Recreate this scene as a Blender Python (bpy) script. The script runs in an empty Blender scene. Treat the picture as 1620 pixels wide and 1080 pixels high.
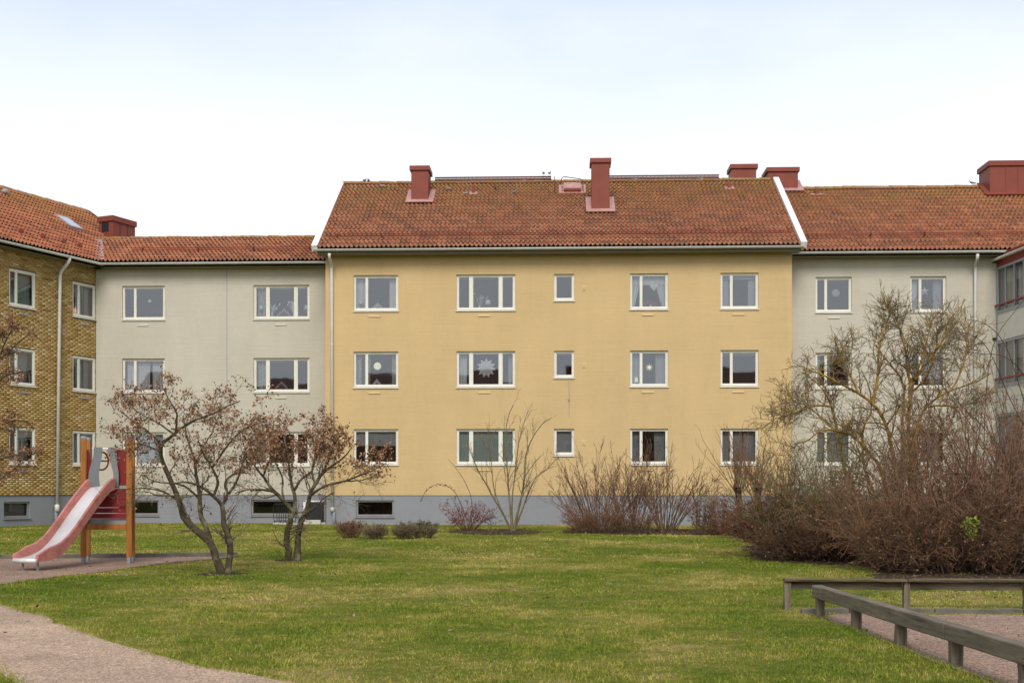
import bpy, math, random
import numpy as np
from mathutils import Vector, Matrix

# ------------------------------------------------------------------ camera
scene = bpy.context.scene
col = scene.collection
FPX, HORIZON = 1900.0, 773.0           # focal length in photo pixels, horizon row (1620 x 1080)
CAM_Y, CAM_Z = -42.0, 1.26
YAW = math.atan(70 / 1900.0)
cd = bpy.data.cameras.new('camera')
cam = bpy.data.objects.new('camera', cd)
col.objects.link(cam)
cam.location = (0, CAM_Y, CAM_Z)
cam.rotation_euler = (math.radians(90), 0, YAW)
cd.sensor_width = 36.0
cd.lens = FPX / 1620.0 * 36.0
cd.shift_y = (HORIZON - 540.0) / 1620.0
cd.clip_start, cd.clip_end = 0.1, 3000.0
scene.camera = cam

# ------------------------------------------------------------------ sky, sun, exposure
SUN_EL, SUN_AZ = math.radians(42), math.radians(180)     # azimuth clockwise from +Y (straight behind the camera)
world = bpy.data.worlds.new('World')
scene.world = world
world.use_nodes = True
wn, wl = world.node_tree.nodes, world.node_tree.links
wn.clear()
w_out = wn.new('ShaderNodeOutputWorld')
w_bg = wn.new('ShaderNodeBackground')
w_bg.inputs['Strength'].default_value = 0.10
w_sky = wn.new('ShaderNodeTexSky')
w_sky.sky_type = 'NISHITA'
w_sky.sun_disc = False
w_sky.sun_elevation = SUN_EL
w_sky.sun_rotation = SUN_AZ
w_sky.air_density, w_sky.dust_density, w_sky.ozone_density = 1.0, 1.5, 1.2
w_tc = wn.new('ShaderNodeTexCoord')
w_sep = wn.new('ShaderNodeSeparateXYZ')
wl.new(w_tc.outputs['Generated'], w_sep.inputs[0])
# a thin white veil of high cloud: thick towards the horizon, thinner and streaky overhead
w_noise = wn.new('ShaderNodeTexNoise')
w_noise.inputs['Scale'].default_value = 2.6
w_noise.inputs['Detail'].default_value = 6
w_noise.inputs['Roughness'].default_value = 0.55
w_map = wn.new('ShaderNodeMapping')
w_map.inputs['Scale'].default_value = (1.0, 0.6, 3.0)
w_map.inputs['Rotation'].default_value = (0, 0.25, 0.5)
wl.new(w_tc.outputs['Generated'], w_map.inputs[0])
wl.new(w_map.outputs[0], w_noise.inputs['Vector'])
w_ramp = wn.new('ShaderNodeValToRGB')
w_ramp.color_ramp.elements[0].position = 0.14
w_ramp.color_ramp.elements[0].color = (1, 1, 1, 1)
w_ramp.color_ramp.elements[1].position = 1.0
w_ramp.color_ramp.elements[1].color = (0.35, 0.35, 0.35, 1)
for p_, c_ in ((0.24, 0.92), (0.32, 0.74), (0.40, 0.44)):
    e_ = w_ramp.color_ramp.elements.new(p_); e_.color = (c_, c_, c_, 1)
w_add = wn.new('ShaderNodeMath'); w_add.operation = 'MULTIPLY_ADD'
w_add.inputs[1].default_value = -0.16
wl.new(w_noise.outputs['Fac'], w_add.inputs[0])
w_add2 = wn.new('ShaderNodeMath'); w_add2.operation = 'ADD'
w_add2.inputs[1].default_value = 0.08
wl.new(w_sep.outputs['Z'], w_add2.inputs[0])
wl.new(w_add2.outputs[0], w_add.inputs[2])
wl.new(w_add.outputs[0], w_ramp.inputs[0])
w_mix = wn.new('ShaderNodeMixRGB')
w_mix.inputs[2].default_value = (6.95, 7.25, 7.5, 1)
wl.new(w_ramp.outputs[0], w_mix.inputs[0])
wl.new(w_sky.outputs[0], w_mix.inputs[1])
wl.new(w_mix.outputs[0], w_bg.inputs[0])
wl.new(w_bg.outputs[0], w_out.inputs[0])

sd = bpy.data.lights.new('sun', 'SUN')
sd.energy = 1.5
sd.angle = math.radians(26)
sd.color = (1.0, 0.95, 0.87)
sun = bpy.data.objects.new('sun', sd)
col.objects.link(sun)
sun_dir = Vector((math.sin(SUN_AZ) * math.cos(SUN_EL), math.cos(SUN_AZ) * math.cos(SUN_EL), math.sin(SUN_EL)))
sun.rotation_euler = sun_dir.to_track_quat('Z', 'Y').to_euler()
sun.location = sun_dir * 60
vs = scene.view_settings
vs.view_transform, vs.look, vs.exposure, vs.gamma = 'Standard', 'None', 0.70, 1.0
vs.use_curve_mapping = False
scene.cycles.max_bounces = 8
scene.cycles.transparent_max_bounces = 16
scene.cycles.caustics_reflective = False
scene.cycles.caustics_refractive = False

# ------------------------------------------------------------------ geometry helpers
CT, ST = math.cos(YAW), math.sin(YAW)
EYE = np.array([0, CAM_Y, CAM_Z])

def ray(px, py):
    u, v = (px - 810.0) / FPX, (HORIZON - py) / FPX
    return np.array([u * CT - ST, u * ST + CT, v])

def at(px, py, Y):
    d = ray(px, py)
    return EYE + d * ((Y - CAM_Y) / d[1])

def gz(y):
    return 0.00725 * np.clip(y, -45.0, 0.0)

def ground(px, py):
    d = ray(px, py)
    t = (CAM_Z - 0.00725 * CAM_Y) / (0.00725 * d[1] - d[2])
    return EYE + d * t

class Frame:
    """a wall: O base point, a runs to the right seen from outside, n points outwards"""
    def __init__(self, O, n):
        self.O = np.array(O, float)
        self.n = np.array([n[0], n[1], 0.0]); self.n /= np.linalg.norm(self.n)
        self.a = np.array([-self.n[1], self.n[0], 0.0])
    def p(self, s, z, d=0.0):
        return self.O + self.a * s + self.n * d + np.array([0, 0, z])
    def px(self, x, y):
        r = ray(x, y)
        t = np.dot(self.O - EYE, self.n) / np.dot(r, self.n)
        q = EYE + r * t - self.O
        return float(np.dot(q, self.a)), float(q[2])

WORLD = Frame((0, 0, 0), (0, -1))
ORG = {}

class MB:
    """collects faces and links them as one mesh object"""
    def __init__(self):
        self.v, self.f, self.nv = [], [], 0
    def add(self, verts, faces):
        verts = np.asarray(verts, float).reshape(-1, 3)
        self.v.append(verts)
        o = self.nv
        self.f += [tuple(i + o for i in f) for f in faces]
        self.nv += len(verts)
        return self
    def quad(self, a, b, c, d):
        return self.add([a, b, c, d], [(0, 1, 2, 3)])
    def box(self, F, s0, s1, z0, z1, d0, d1):
        P = [F.p(s, z, d) for d in (d0, d1) for z in (z0, z1) for s in (s0, s1)]
        return self.add(P, [(0, 1, 3, 2), (4, 6, 7, 5), (0, 4, 5, 1), (2, 3, 7, 6), (0, 2, 6, 4), (1, 5, 7, 3)])
    def obox(self, c, ax, ay, az):
        """box about c with half-axis vectors"""
        c, ax, ay, az = (np.asarray(q, float) for q in (c, ax, ay, az))
        P = [c + ax * i + ay * j + az * k for k in (-1, 1) for j in (-1, 1) for i in (-1, 1)]
        return self.add(P, [(0, 2, 3, 1), (4, 5, 7, 6), (0, 1, 5, 4), (2, 6, 7, 3), (0, 4, 6, 2), (1, 3, 7, 5)])
    def beam(self, p, q, w, h, up=(0, 0, 1)):
        p, q, up = np.asarray(p, float), np.asarray(q, float), np.asarray(up, float)
        t = q - p; L = np.linalg.norm(t); t /= L
        r = np.cross(t, up); r /= np.linalg.norm(r)
        uu = np.cross(r, t)
        return self.obox((p + q) / 2, t * L / 2, r * w / 2, uu * h / 2)
    def tube(self, pts, rad, n=8, cap=True):
        pts = np.asarray(pts, float)
        if np.isscalar(rad): rad = [rad] * len(pts)
        K = len(pts)
        T = np.gradient(pts, axis=0)
        T /= np.linalg.norm(T, axis=1)[:, None] + 1e-12
        ref = np.array([0, 0, 1.0]) if abs(T[0][2]) < .9 else np.array([1.0, 0, 0])
        V = []
        r = np.cross(T[0], ref)
        for k in range(K):
            r = r - T[k] * np.dot(r, T[k]); r /= np.linalg.norm(r) + 1e-12
            b = np.cross(T[k], r)
            for i in range(n):
                a = 2 * math.pi * i / n
                V.append(pts[k] + (r * math.cos(a) + b * math.sin(a)) * rad[k])
        Fc = [(k * n + i, k * n + (i + 1) % n, (k + 1) * n + (i + 1) % n, (k + 1) * n + i) for k in range(K - 1) for i in range(n)]
        if cap:
            Fc += [tuple(range(n))[::-1], tuple((K - 1) * n + i for i in range(n))]
        return self.add(V, Fc)
    def lathe(self, c, prof, n=12):
        """prof: list of (radius, z) about the vertical through c"""
        c = np.asarray(c, float)
        V = [c + np.array([r * math.cos(2 * math.pi * i / n), r * math.sin(2 * math.pi * i / n), z]) for r, z in prof for i in range(n)]
        K = len(prof)
        Fc = [(k * n + i, k * n + (i + 1) % n, (k + 1) * n + (i + 1) % n, (k + 1) * n + i) for k in range(K - 1) for i in range(n)]
        Fc += [tuple(range(n))[::-1], tuple((K - 1) * n + i for i in range(n))]
        return self.add(V, Fc)
    def prism(self, poly, ext):
        """polygon (list of 3D points) pushed along the vector ext"""
        poly = [np.asarray(q, float) for q in poly]; ext = np.asarray(ext, float)
        n = len(poly)
        V = poly + [q + ext for q in poly]
        Fc = [tuple(range(n))[::-1], tuple(range(n, 2 * n))] + [(i, (i + 1) % n, n + (i + 1) % n, n + i) for i in range(n)]
        return self.add(V, Fc)
    def build(self, name, m, parent=None, smooth=False, bevel=0):
        V = np.concatenate(self.v) if self.v else np.zeros((0, 3))
        return mesh_obj(name, V, self.f, m, parent, smooth, bevel)

def mesh_obj(name, V, faces, m, parent=None, smooth=False, bevel=0, base=None):
    org = ORG[parent.name] if parent is not None else (np.zeros(3) if base is None else np.asarray(base, float))
    me = bpy.data.meshes.new(name)
    V = np.asarray(V, float) - org
    if isinstance(faces, np.ndarray):                   # uniform faces: fast path
        nf, k = faces.shape
        me.vertices.add(len(V)); me.vertices.foreach_set('co', V.astype(np.float32).ravel())
        me.loops.add(nf * k); me.loops.foreach_set('vertex_index', faces.astype(np.int32).ravel())
        me.polygons.add(nf); me.polygons.foreach_set('loop_start', np.arange(0, nf * k, k, dtype=np.int32))
        me.update(calc_edges=True)
    else:
        me.from_pydata(V.tolist(), [], [list(f) for f in faces])
        me.update()
    me.materials.append(m)
    if smooth:
        me.polygons.foreach_set('use_smooth', [True] * len(me.polygons))
    o = bpy.data.objects.new(name, me)
    col.objects.link(o)
    if parent is not None:
        o.parent = parent
        ORG[o.name] = org
    else:
        o.location = org
        ORG[o.name] = org
    if bevel:
        b = o.modifiers.new('bevel', 'BEVEL'); b.width = bevel; b.segments = 2; b.limit_method = 'ANGLE'
    return o

def attr(o, name, data):
    a = o.data.attributes.new(name, 'FLOAT', 'POINT')
    a.data.foreach_set('value', np.asarray(data, np.float32))

def tag(o, label=None, cat=None, group=None, kind=None):
    if label: o['label'] = label
    if cat: o['category'] = cat
    if group: o['group'] = group
    if kind: o['kind'] = kind
    return o

def thing(name, base, label, cat, group=None):
    o = bpy.data.objects.new(name, None)
    o.empty_display_size = 0.3
    col.objects.link(o)
    o.location = base
    ORG[o.name] = np.array(base, float)
    return tag(o, label, cat, group)

# ------------------------------------------------------------------ material helpers
def new_mat(name):
    m = bpy.data.materials.new(name); m.use_nodes = True
    nt = m.node_tree
    return m, nt, nt.nodes['Principled BSDF']

def nd(nt, typ, **kw):
    n = nt.nodes.new('ShaderNode' + typ)
    for k, v in kw.items():
        if k.startswith('i_'):
            n.inputs[k[2:].replace('_', ' ')].default_value = v
        else:
            setattr(n, k, v)
    return n

def pos(nt, scale=(1, 1, 1)):
    g = nd(nt, 'NewGeometry')
    mp = nd(nt, 'Mapping'); mp.inputs['Scale'].default_value = scale
    nt.links.new(g.outputs['Position'], mp.inputs[0])
    return mp.outputs[0]

def noise(nt, scale, detail=4, rough=.55, stretch=(1, 1, 1), vec=None):
    n = nd(nt, 'TexNoise'); n.inputs['Scale'].default_value = scale
    n.inputs['Detail'].default_value = detail; n.inputs['Roughness'].default_value = rough
    nt.links.new(vec or pos(nt, stretch), n.inputs['Vector'])
    return n.outputs['Fac']

def ramp(nt, fac, stops):
    r = nd(nt, 'ValToRGB'); cr = r.color_ramp
    while len(cr.elements) < len(stops): cr.elements.new(.5)
    for e, (p, c) in zip(cr.elements, stops):
        e.position = p; e.color = (c[0], c[1], c[2], 1) if not np.isscalar(c) else (c, c, c, 1)
    nt.links.new(fac, r.inputs[0])
    return r.outputs[0]

def mixc(nt, fac, a, b, mode='MIX'):
    m = nd(nt, 'MixRGB', blend_type=mode)
    for i, x in ((0, fac), (1, a), (2, b)):
        if hasattr(x, 'is_linked') or hasattr(x, 'links'): nt.links.new(x, m.inputs[i])
        elif np.isscalar(x): m.inputs[i].default_value = x
        else: m.inputs[i].default_value = (x[0], x[1], x[2], 1)
    return m.outputs[0]

def math_(nt, op, a, b=0.0, c=0.0):
    m = nd(nt, 'Math', operation=op)
    for i, x in enumerate((a, b, c)):
        if hasattr(x, 'links'): nt.links.new(x, m.inputs[i])
        else: m.inputs[i].default_value = x
    return m.outputs[0]

def bump(nt, bs, h, strength=.3, dist=.01):
    b = nd(nt, 'Bump'); b.inputs['Strength'].default_value = strength; b.inputs['Distance'].default_value = dist
    nt.links.new(h, b.inputs['Height']); nt.links.new(b.outputs[0], bs.inputs['Normal'])

def rgb(c):
    return (c[0], c[1], c[2], 1)

def simple(name, c, rough=.7, metal=0.0, var=.12, scale=3.0, bscale=0, bstr=.2, bdist=.005, spec=.5, stretch=(1, 1, 1)):
    """one base colour with a little mottling and fine relief"""
    m, nt, bs = new_mat(name)
    c = np.array(c)
    f = noise(nt, scale, 5, .6, stretch)
    nt.links.new(ramp(nt, f, [(.3, c * (1 - var)), (.7, np.minimum(c * (1 + var), 1))]), bs.inputs['Base Color'])
    bs.inputs['Roughness'].default_value = rough
    bs.inputs['Metallic'].default_value = metal
    bs.inputs['Specular IOR Level'].default_value = spec
    if bscale: bump(nt, bs, noise(nt, bscale, 4, .6, stretch), bstr, bdist)
    return m

def stucco(name, c, streak=.06):
    m, nt, bs = new_mat(name)
    c = np.array(c)
    f1 = noise(nt, .7, 5, .6, (1, 1, .5))
    f2 = noise(nt, 7, 4, .65, (1, 1, 1.0))
    f3 = noise(nt, 3.0, 3, .6, (.15, .15, 5.0))              # faint horizontal float marks
    base = ramp(nt, f1, [(.28, c * .93), (.72, np.minimum(c * 1.05, 1))])
    base = mixc(nt, .5, base, ramp(nt, f2, [(.3, .90), (.7, 1.0)]), 'MULTIPLY')
    base = mixc(nt, .6, base, ramp(nt, f3, [(.35, .93), (.65, 1.0)]), 'MULTIPLY')
    f4 = noise(nt, 1.1, 6, .7, (2.2, 2.2, .16))              # rain streaks
    base = mixc(nt, .3, base, ramp(nt, f4, [(.30, .86), (.5, 1.0)]), 'MULTIPLY')
    nt.links.new(base, bs.inputs['Base Color'])
    bs.inputs['Roughness'].default_value = .92
    bs.inputs['Specular IOR Level'].default_value = .2
    bump(nt, bs, noise(nt, 55, 3, .6), .5, .006)
    return m

M = {}
M['yellow'] = stucco('yellow_render', (.585, .425, .215))
M['grey'] = stucco('grey_render', (.53, .495, .41))
M['plinth'] = stucco('plinth_paint', (.265, .272, .295))
M['frame'] = simple('window_paint', (.70, .68, .60), .5, var=.05)
M['frame_grey'] = simple('basement_frame', (.23, .23, .235), .5, var=.06)
M['vent_yellow'] = simple('vent_painted_yellow', (.66, .49, .26), .6, var=.06)
M['vent_grey'] = simple('vent_painted_grey', (.58, .55, .46), .6, var=.06)
M['vent_metal'] = simple('vent_metal', (.27, .27, .29), .5, var=.08)
M['gutter'] = simple('gutter_metal', (.50, .49, .45), .45, var=.1, scale=6)
M['pipe'] = simple('downpipe_paint', (.62, .61, .57), .45, var=.07, scale=4)
M['white'] = simple('white_sheet', (.80, .80, .78), .5, var=.09, scale=7)
M['redmetal'] = simple('red_sheet_metal', (.205, .050, .032), .55, var=.10, scale=2.0, spec=.25)
M['reddark'] = simple('dark_red_metal', (.10, .025, .019), .5, var=.15)
M['flash'] = simple('faded_red_flashing', (.42, .23, .20), .5, var=.22, scale=5)
M['soffit'] = simple('soffit_boards', (.20, .175, .13), .8, var=.1)
M['interior'] = simple('room_plaster', (.30, .285, .26), .9, var=.05)
M['curtain'] = simple('curtain_cloth', (.72, .72, .72), .9, var=.05)
M['curtain_grey'] = simple('grey_curtain_cloth', (.45, .46, .47), .9, var=.08)
M['curtain_pattern'] = simple('patterned_curtain', (.42, .43, .41), .9, var=.5, scale=16)
M['blind_green'] = simple('green_blind', (.46, .56, .49), .8, var=.05)
M['blind_cream'] = simple('cream_blind', (.60, .56, .48), .8, var=.05)
M['ornament'] = simple('white_ornament', (.85, .86, .86), .8, var=.05)
M['dark'] = simple('dark_iron', (.012, .012, .013), .5, var=.2)
M['concrete'] = simple('pale_concrete', (.50, .49, .46), .85, var=.15, bscale=30)

def emis(name, c, s):
    m, nt, bs = new_mat(name)
    bs.inputs['Base Color'].default_value = rgb(c)
    bs.inputs['Emission Color'].default_value = rgb(c)
    bs.inputs['Emission Strength'].default_value = s
    return m
M['star_lit'] = emis('lit_orange_paper', (.85, .50, .30), .45)
M['star_yellow'] = emis('lit_yellow_paper', (.80, .82, .55), .35)
M['lampshade'] = simple('lamp_shade', (.80, .82, .84), .8, var=.03)
M['pinkred'] = simple('red_blossom', (.35, .07, .08), .7, var=.3, scale=20)
M['plantgreen'] = simple('house_plant', (.05, .09, .03), .6, var=.3, scale=20)

def glass(name, refl=.16, tint=(.80, .82, .84)):
    m = bpy.data.materials.new(name); m.use_nodes = True
    nt = m.node_tree; nt.nodes.clear()
    out = nd(nt, 'OutputMaterial')
    tr = nd(nt, 'BsdfTransparent'); tr.inputs[0].default_value = rgb(tint)
    gl = nd(nt, 'BsdfGlossy'); gl.inputs['Roughness'].default_value = .02
    gl.inputs['Color'].default_value = (.93, .95, 1.0, 1)
    fr = nd(nt, 'Fresnel'); fr.inputs[0].default_value = 1.5
    f = math_(nt, 'ADD', fr.outputs[0], refl - .04)
    wob = noise(nt, 1.3, 2, .5)                              # slightly wavy panes
    b = nd(nt, 'Bump'); b.inputs['Strength'].default_value = .03; b.inputs['Distance'].default_value = .02
    nt.links.new(wob, b.inputs['Height']); nt.links.new(b.outputs[0], gl.inputs['Normal'])
    mx = nd(nt, 'MixShader')
    nt.links.new(f, mx.inputs[0]); nt.links.new(tr.outputs[0], mx.inputs[1]); nt.links.new(gl.outputs[0], mx.inputs[2])
    nt.links.new(mx.outputs[0], out.inputs[0])
    return m
M['glass'] = glass('window_glass', .17)
M['glass_dark'] = glass('basement_glass', .05, (.5, .5, .5))

def tile_mat(name, moss_z0, moss_z1, ridge=False):
    m, nt, bs = new_mat(name)
    at_ = nd(nt, 'Attribute', attribute_name='trand')
    oi = nd(nt, 'ObjectInfo')
    r = math_(nt, 'FRACT', math_(nt, 'ADD', at_.outputs['Fac'], oi.outputs['Random']))
    big = noise(nt, .55, 4, .6)
    rr = math_(nt, 'ADD', math_(nt, 'MULTIPLY', r, .52), math_(nt, 'MULTIPLY', big, .5))
    c = ramp(nt, rr, [(.12, (.20, .066, .038)), (.40, (.36, .105, .050)), (.66, (.50, .155, .070)), (.92, (.57, .225, .115))])
    # weathered hollows: grey lichen where water runs
    pr = nd(nt, 'Attribute', attribute_name='prof')
    lich = noise(nt, 5.5, 4, .7)
    hol = math_(nt, 'MULTIPLY', math_(nt, 'SUBTRACT', 1.0, pr.outputs['Fac']), ramp(nt, lich, [(.34, .30), (.60, .92)]))
    c = mixc(nt, hol, c, (.27, .20, .135))
    dirt = noise(nt, 14, 4, .7)
    c = mixc(nt, .55, c, ramp(nt, dirt, [(.33, .55), (.58, 1.0)]), 'MULTIPLY')
    # orange-green moss that grows in bands below the ridge and under the chimneys
    g = nd(nt, 'NewGeometry'); sp = nd(nt, 'SeparateXYZ'); nt.links.new(g.outputs['Position'], sp.inputs[0])
    zz = nd(nt, 'MapRange'); zz.inputs[1].default_value = moss_z0; zz.inputs[2].default_value = moss_z1
    nt.links.new(sp.outputs['Z'], zz.inputs[0])
    mn = ramp(nt, noise(nt, 1.6, 6, .7, (1, 1, .5)), [(.36, 0.0), (.62, 1.0)])
    mf = math_(nt, 'MULTIPLY', zz.outputs[0], mn)
    mossc = ramp(nt, noise(nt, 4, 3), [(.35, (.34, .155, .03)), (.65, (.23, .185, .075))])
    c = mixc(nt, math_(nt, 'MULTIPLY', mf, .85 if not ridge else 1.0), c, mossc)
    nt.links.new(c, bs.inputs['Base Color'])
    bs.inputs['Roughness'].default_value = .85
    bs.inputs['Specular IOR Level'].default_value = .25
    bump(nt, bs, noise(nt, 40, 3), .4, .006)
    return m
M['tile'] = tile_mat('clay_tiles', 10.9, 13.0)
M['ridge'] = tile_mat('mossy_ridge_tiles', 9.0, 10.4, True)
M['sheath'] = simple('roof_felt', (.03, .018, .014), .9)

def brick_mat():
    m, nt, bs = new_mat('yellow_brick')
    a = nd(nt, 'Attribute', attribute_name='trand')
    c = ramp(nt, a.outputs['Fac'], [(0, (.29, .17, .05)), (.35, (.43, .28, .095)), (.7, (.51, .355, .145)), (1, (.63, .48, .26))])
    c = mixc(nt, .5, c, ramp(nt, noise(nt, 25, 3), [(.3, .75), (.65, 1.0)]), 'MULTIPLY')
    nt.links.new(c, bs.inputs['Base Color']); bs.inputs['Roughness'].default_value = .85
    bs.inputs['Specular IOR Level'].default_value = .3
    bump(nt, bs, noise(nt, 60, 3), .3, .004)
    return m
M['brick'] = brick_mat()
M['mortar'] = simple('brown_mortar', (.19, .125, .065), .95, var=.2, scale=20)
# ------------------------------------------------------------------ building blocks
rng = np.random.default_rng(11)

def wall(b, F, S0, S1, Z0, Z1, holes, m, name='wall', depth=.17):
    """a wall sheet with real openings and their reveals"""
    mb = MB()
    ss = sorted({S0, S1, *[h[0] for h in holes], *[h[1] for h in holes]})
    zs = sorted({Z0, Z1, *[h[2] for h in holes], *[h[3] for h in holes]})
    ss = [s for s in ss if S0 <= s <= S1]; zs = [z for z in zs if Z0 <= z <= Z1]
    for i in range(len(ss) - 1):
        for j in range(len(zs) - 1):
            cs, cz = (ss[i] + ss[i + 1]) / 2, (zs[j] + zs[j + 1]) / 2
            if any(h[0] < cs < h[1] and h[2] < cz < h[3] for h in holes): continue
            mb.quad(F.p(ss[i], zs[j]), F.p(ss[i + 1], zs[j]), F.p(ss[i + 1], zs[j + 1]), F.p(ss[i], zs[j + 1]))
    for (a, c, z0, z1) in holes:
        if not (Z0 <= z0 and z1 <= Z1): continue
        mb.quad(F.p(a, z0), F.p(a, z1), F.p(a, z1, -depth), F.p(a, z0, -depth))
        mb.quad(F.p(c, z1), F.p(c, z0), F.p(c, z0, -depth), F.p(c, z1, -depth))
        mb.quad(F.p(a, z1), F.p(c, z1), F.p(c, z1, -depth), F.p(a, z1, -depth))
        mb.quad(F.p(c, z0), F.p(a, z0), F.p(a, z0, -depth), F.p(c, z0, -depth))
    return mb.build(name, m, b)

def rooms(b, F, holes, grow=.55, deep=2.8):
    """the plastered room behind every opening"""
    mb = MB()
    for (a, c, z0, z1) in holes:
        g = min(grow, .3 * (c - a) + .2)
        lo, hi = (z0 - .85, z1 + .28) if z0 > 1.2 else (z0 - .3, z1 + .05)
        s0, s1, d0, d1 = a - g, c + g, -.172, -deep
        P = lambda s, z, d: F.p(s, z, d)
        mb.quad(P(s0, lo, d1), P(s1, lo, d1), P(s1, hi, d1), P(s0, hi, d1))
        mb.quad(P(s0, lo, d0), P(s0, lo, d1), P(s0, hi, d1), P(s0, hi, d0))
        mb.quad(P(s1, lo, d1), P(s1, lo, d0), P(s1, hi, d0), P(s1, hi, d1))
        mb.quad(P(s0, hi, d1), P(s1, hi, d1), P(s1, hi, d0), P(s0, hi, d0))
        mb.quad(P(s0, lo, d0), P(s1, lo, d0), P(s1, lo, d1), P(s0, lo, d1))
        # the inner face of the wall round the opening
        for (q0, q1, y0, y1) in ((s0, a, lo, hi), (c, s1, lo, hi), (a, c, lo, z0), (a, c, z1, hi)):
            mb.quad(P(q1, y0, d0), P(q0, y0, d0), P(q0, y1, d0), P(q1, y1, d0))
    return mb.build('room_interior', M['interior'], b)

def curtain(F, win, s0, s1, z0, z1, d, m, amp=.025, wave=.11, top=None, name='curtain'):
    n = max(6, int((s1 - s0) / wave * 6))
    ph = rng.uniform(0, 6)
    V = []
    for k, z in enumerate(np.linspace(z1, z0, 5)):
        for i in range(n + 1):
            t = i / n
            s = s0 + (s1 - s0) * t
            if top is not None:                             # tied back: narrows to one side lower down
                f = k / 4
                s = s0 + (s1 - s0) * (t * (1 - .72 * f) + (.72 * f if top > 0 else 0))
            V.append(F.p(s, z, d + amp * math.sin(ph + t * (s1 - s0) / wave * 6.283 + .4 * k) * (.7 + .1 * k)))
    Fc = [(k * (n + 1) + i, k * (n + 1) + i + 1, (k + 1) * (n + 1) + i + 1, (k + 1) * (n + 1) + i) for k in range(4) for i in range(n)]
    return mesh_obj(name, V, Fc, m, win, True)

def blind(F, win, s0, s1, z0, z1, d, m, name='blind'):
    mb = MB(); mb.box(F, s0, s1, z0, z1, d, d - .012)
    return mb.build(name, m, win)

def window(b, F, s0, s1, z0, z1, kind, fm=None, rec=.07, gl=None, drapes=(), pin=None):
    """window: painted frame (the part) with panes, sill and drapes as sub-parts"""
    fm = fm or M['frame']; gl = gl or M['glass']
    w, h = s1 - s0, z1 - z0
    mb = MB()
    o = .055                                                # outer frame
    zb = z0 + .055
    d0, d1 = -rec, -rec - .075
    mb.box(F, s0, s0 + o, zb, z1, d0, d1); mb.box(F, s1 - o, s1, zb, z1, d0, d1)
    mb.box(F, s0 + o, s1 - o, z1 - o, z1, d0, d1); mb.box(F, s0 + o, s1 - o, zb, zb + o, d0, d1)
    lights = []
    a0, a1, c0, c1 = s0 + o, s1 - o, zb + o, z1 - o
    if kind == 'two':
        cut = a0 + (a1 - a0) * .265
        mb.box(F, cut - .022, cut + .022, c0, c1, d0 - .012, d1)
        lights = [(a0, cut - .022), (cut + .022, a1)]
    elif kind == 'three':
        q = (a1 - a0) * .235
        for cut in (a0 + q, a1 - q):
            mb.box(F, cut - .038, cut + .038, c0, c1, d0 - .004, d1)
        lights = [(a0, a0 + q - .038), (a0 + q + .038, a1 - q - .038), (a1 - q + .038, a1)]
    else:
        lights = [(a0, a1)]
    sash = .034 if kind != 'basement' else .012
    for (l0, l1) in lights:                                 # sash rails, a little behind the frame
        e0, e1 = d0 - .018, d1
        if kind == 'two' and l1 - l0 < .5: sash_ = .018
        else: sash_ = sash
        mb.box(F, l0, l0 + sash_, c0, c1, e0, e1); mb.box(F, l1 - sash_, l1, c0, c1, e0, e1)
        mb.box(F, l0 + sash_, l1 - sash_, c1 - sash, c1, e0, e1); mb.box(F, l0 + sash_, l1 - sash_, c0, c0 + sash, e0, e1)
    win = mb.build('window', fm, b)
    for (l0, l1) in lights:
        pm = MB()
        j0, j1 = rng.normal(0, .0035, 2)                    # every sash hangs a little differently
        pm.quad(F.p(l0, c0, d1 + .03 + j0), F.p(l1, c0, d1 + .03 - j0), F.p(l1, c1, d1 + .03 + j1), F.p(l0, c1, d1 + .03 + j0 + j0 + j1))
        pm.build('pane', gl, win)
    sm = MB()                                               # sloping sill with a drip nose
    e = .025
    A = [(z0 + .052, d1 + .02), (z0 + .028, .045), (z0 - .002, .045), (z0 - .002, .030), (z0 + .012, .0), (z0 + .012, d1 + .02)]
    sm.prism([F.p(s0 - e, z, d) for z, d in A], F.a * (w + 2 * e))
    sm.build('sill', fm, win)
    for dr in drapes:
        t, f0, f1, mat_ = dr[:4]
        q0, q1 = s0 + o + (w - 2 * o) * f0, s0 + o + (w - 2 * o) * f1
        if t == 'c': curtain(F, win, q0, q1, z0 + .03, z1 - .02, -.30, mat_)
        elif t == 'tl': curtain(F, win, q0, q1, z0 + .1, z1 - .02, -.30, mat_, top=-1)
        elif t == 'tr': curtain(F, win, q0, q1, z0 + .1, z1 - .02, -.30, mat_, top=1)
        elif t == 'v': curtain(F, win, q0, q1, z1 - dr[4], z1 - .01, -.27, mat_, name='valance')
        elif t == 'b': blind(F, win, q0, q1, z1 - o - (h - 2 * o) * dr[4], z1 - .02, -.215, mat_)
    return win

def small_vent(b, F, sc, z, m, w=.42, h=.055):
    mb = MB(); mb.box(F, sc - w / 2, sc + w / 2, z - h / 2, z + h / 2, .03, -.01)
    mb.build('vent_slot', m, b)

def square_vent(b, F, sc, z, m):
    mb = MB(); mb.box(F, sc - .07, sc + .07, z - .08, z + .08, .012, -.01)
    for k in range(4):
        mb.box(F, sc - .055, sc + .055, z - .06 + k * .034, z - .045 + k * .034, .024, .012)
    mb.build('wall_vent', m, b)

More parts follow.
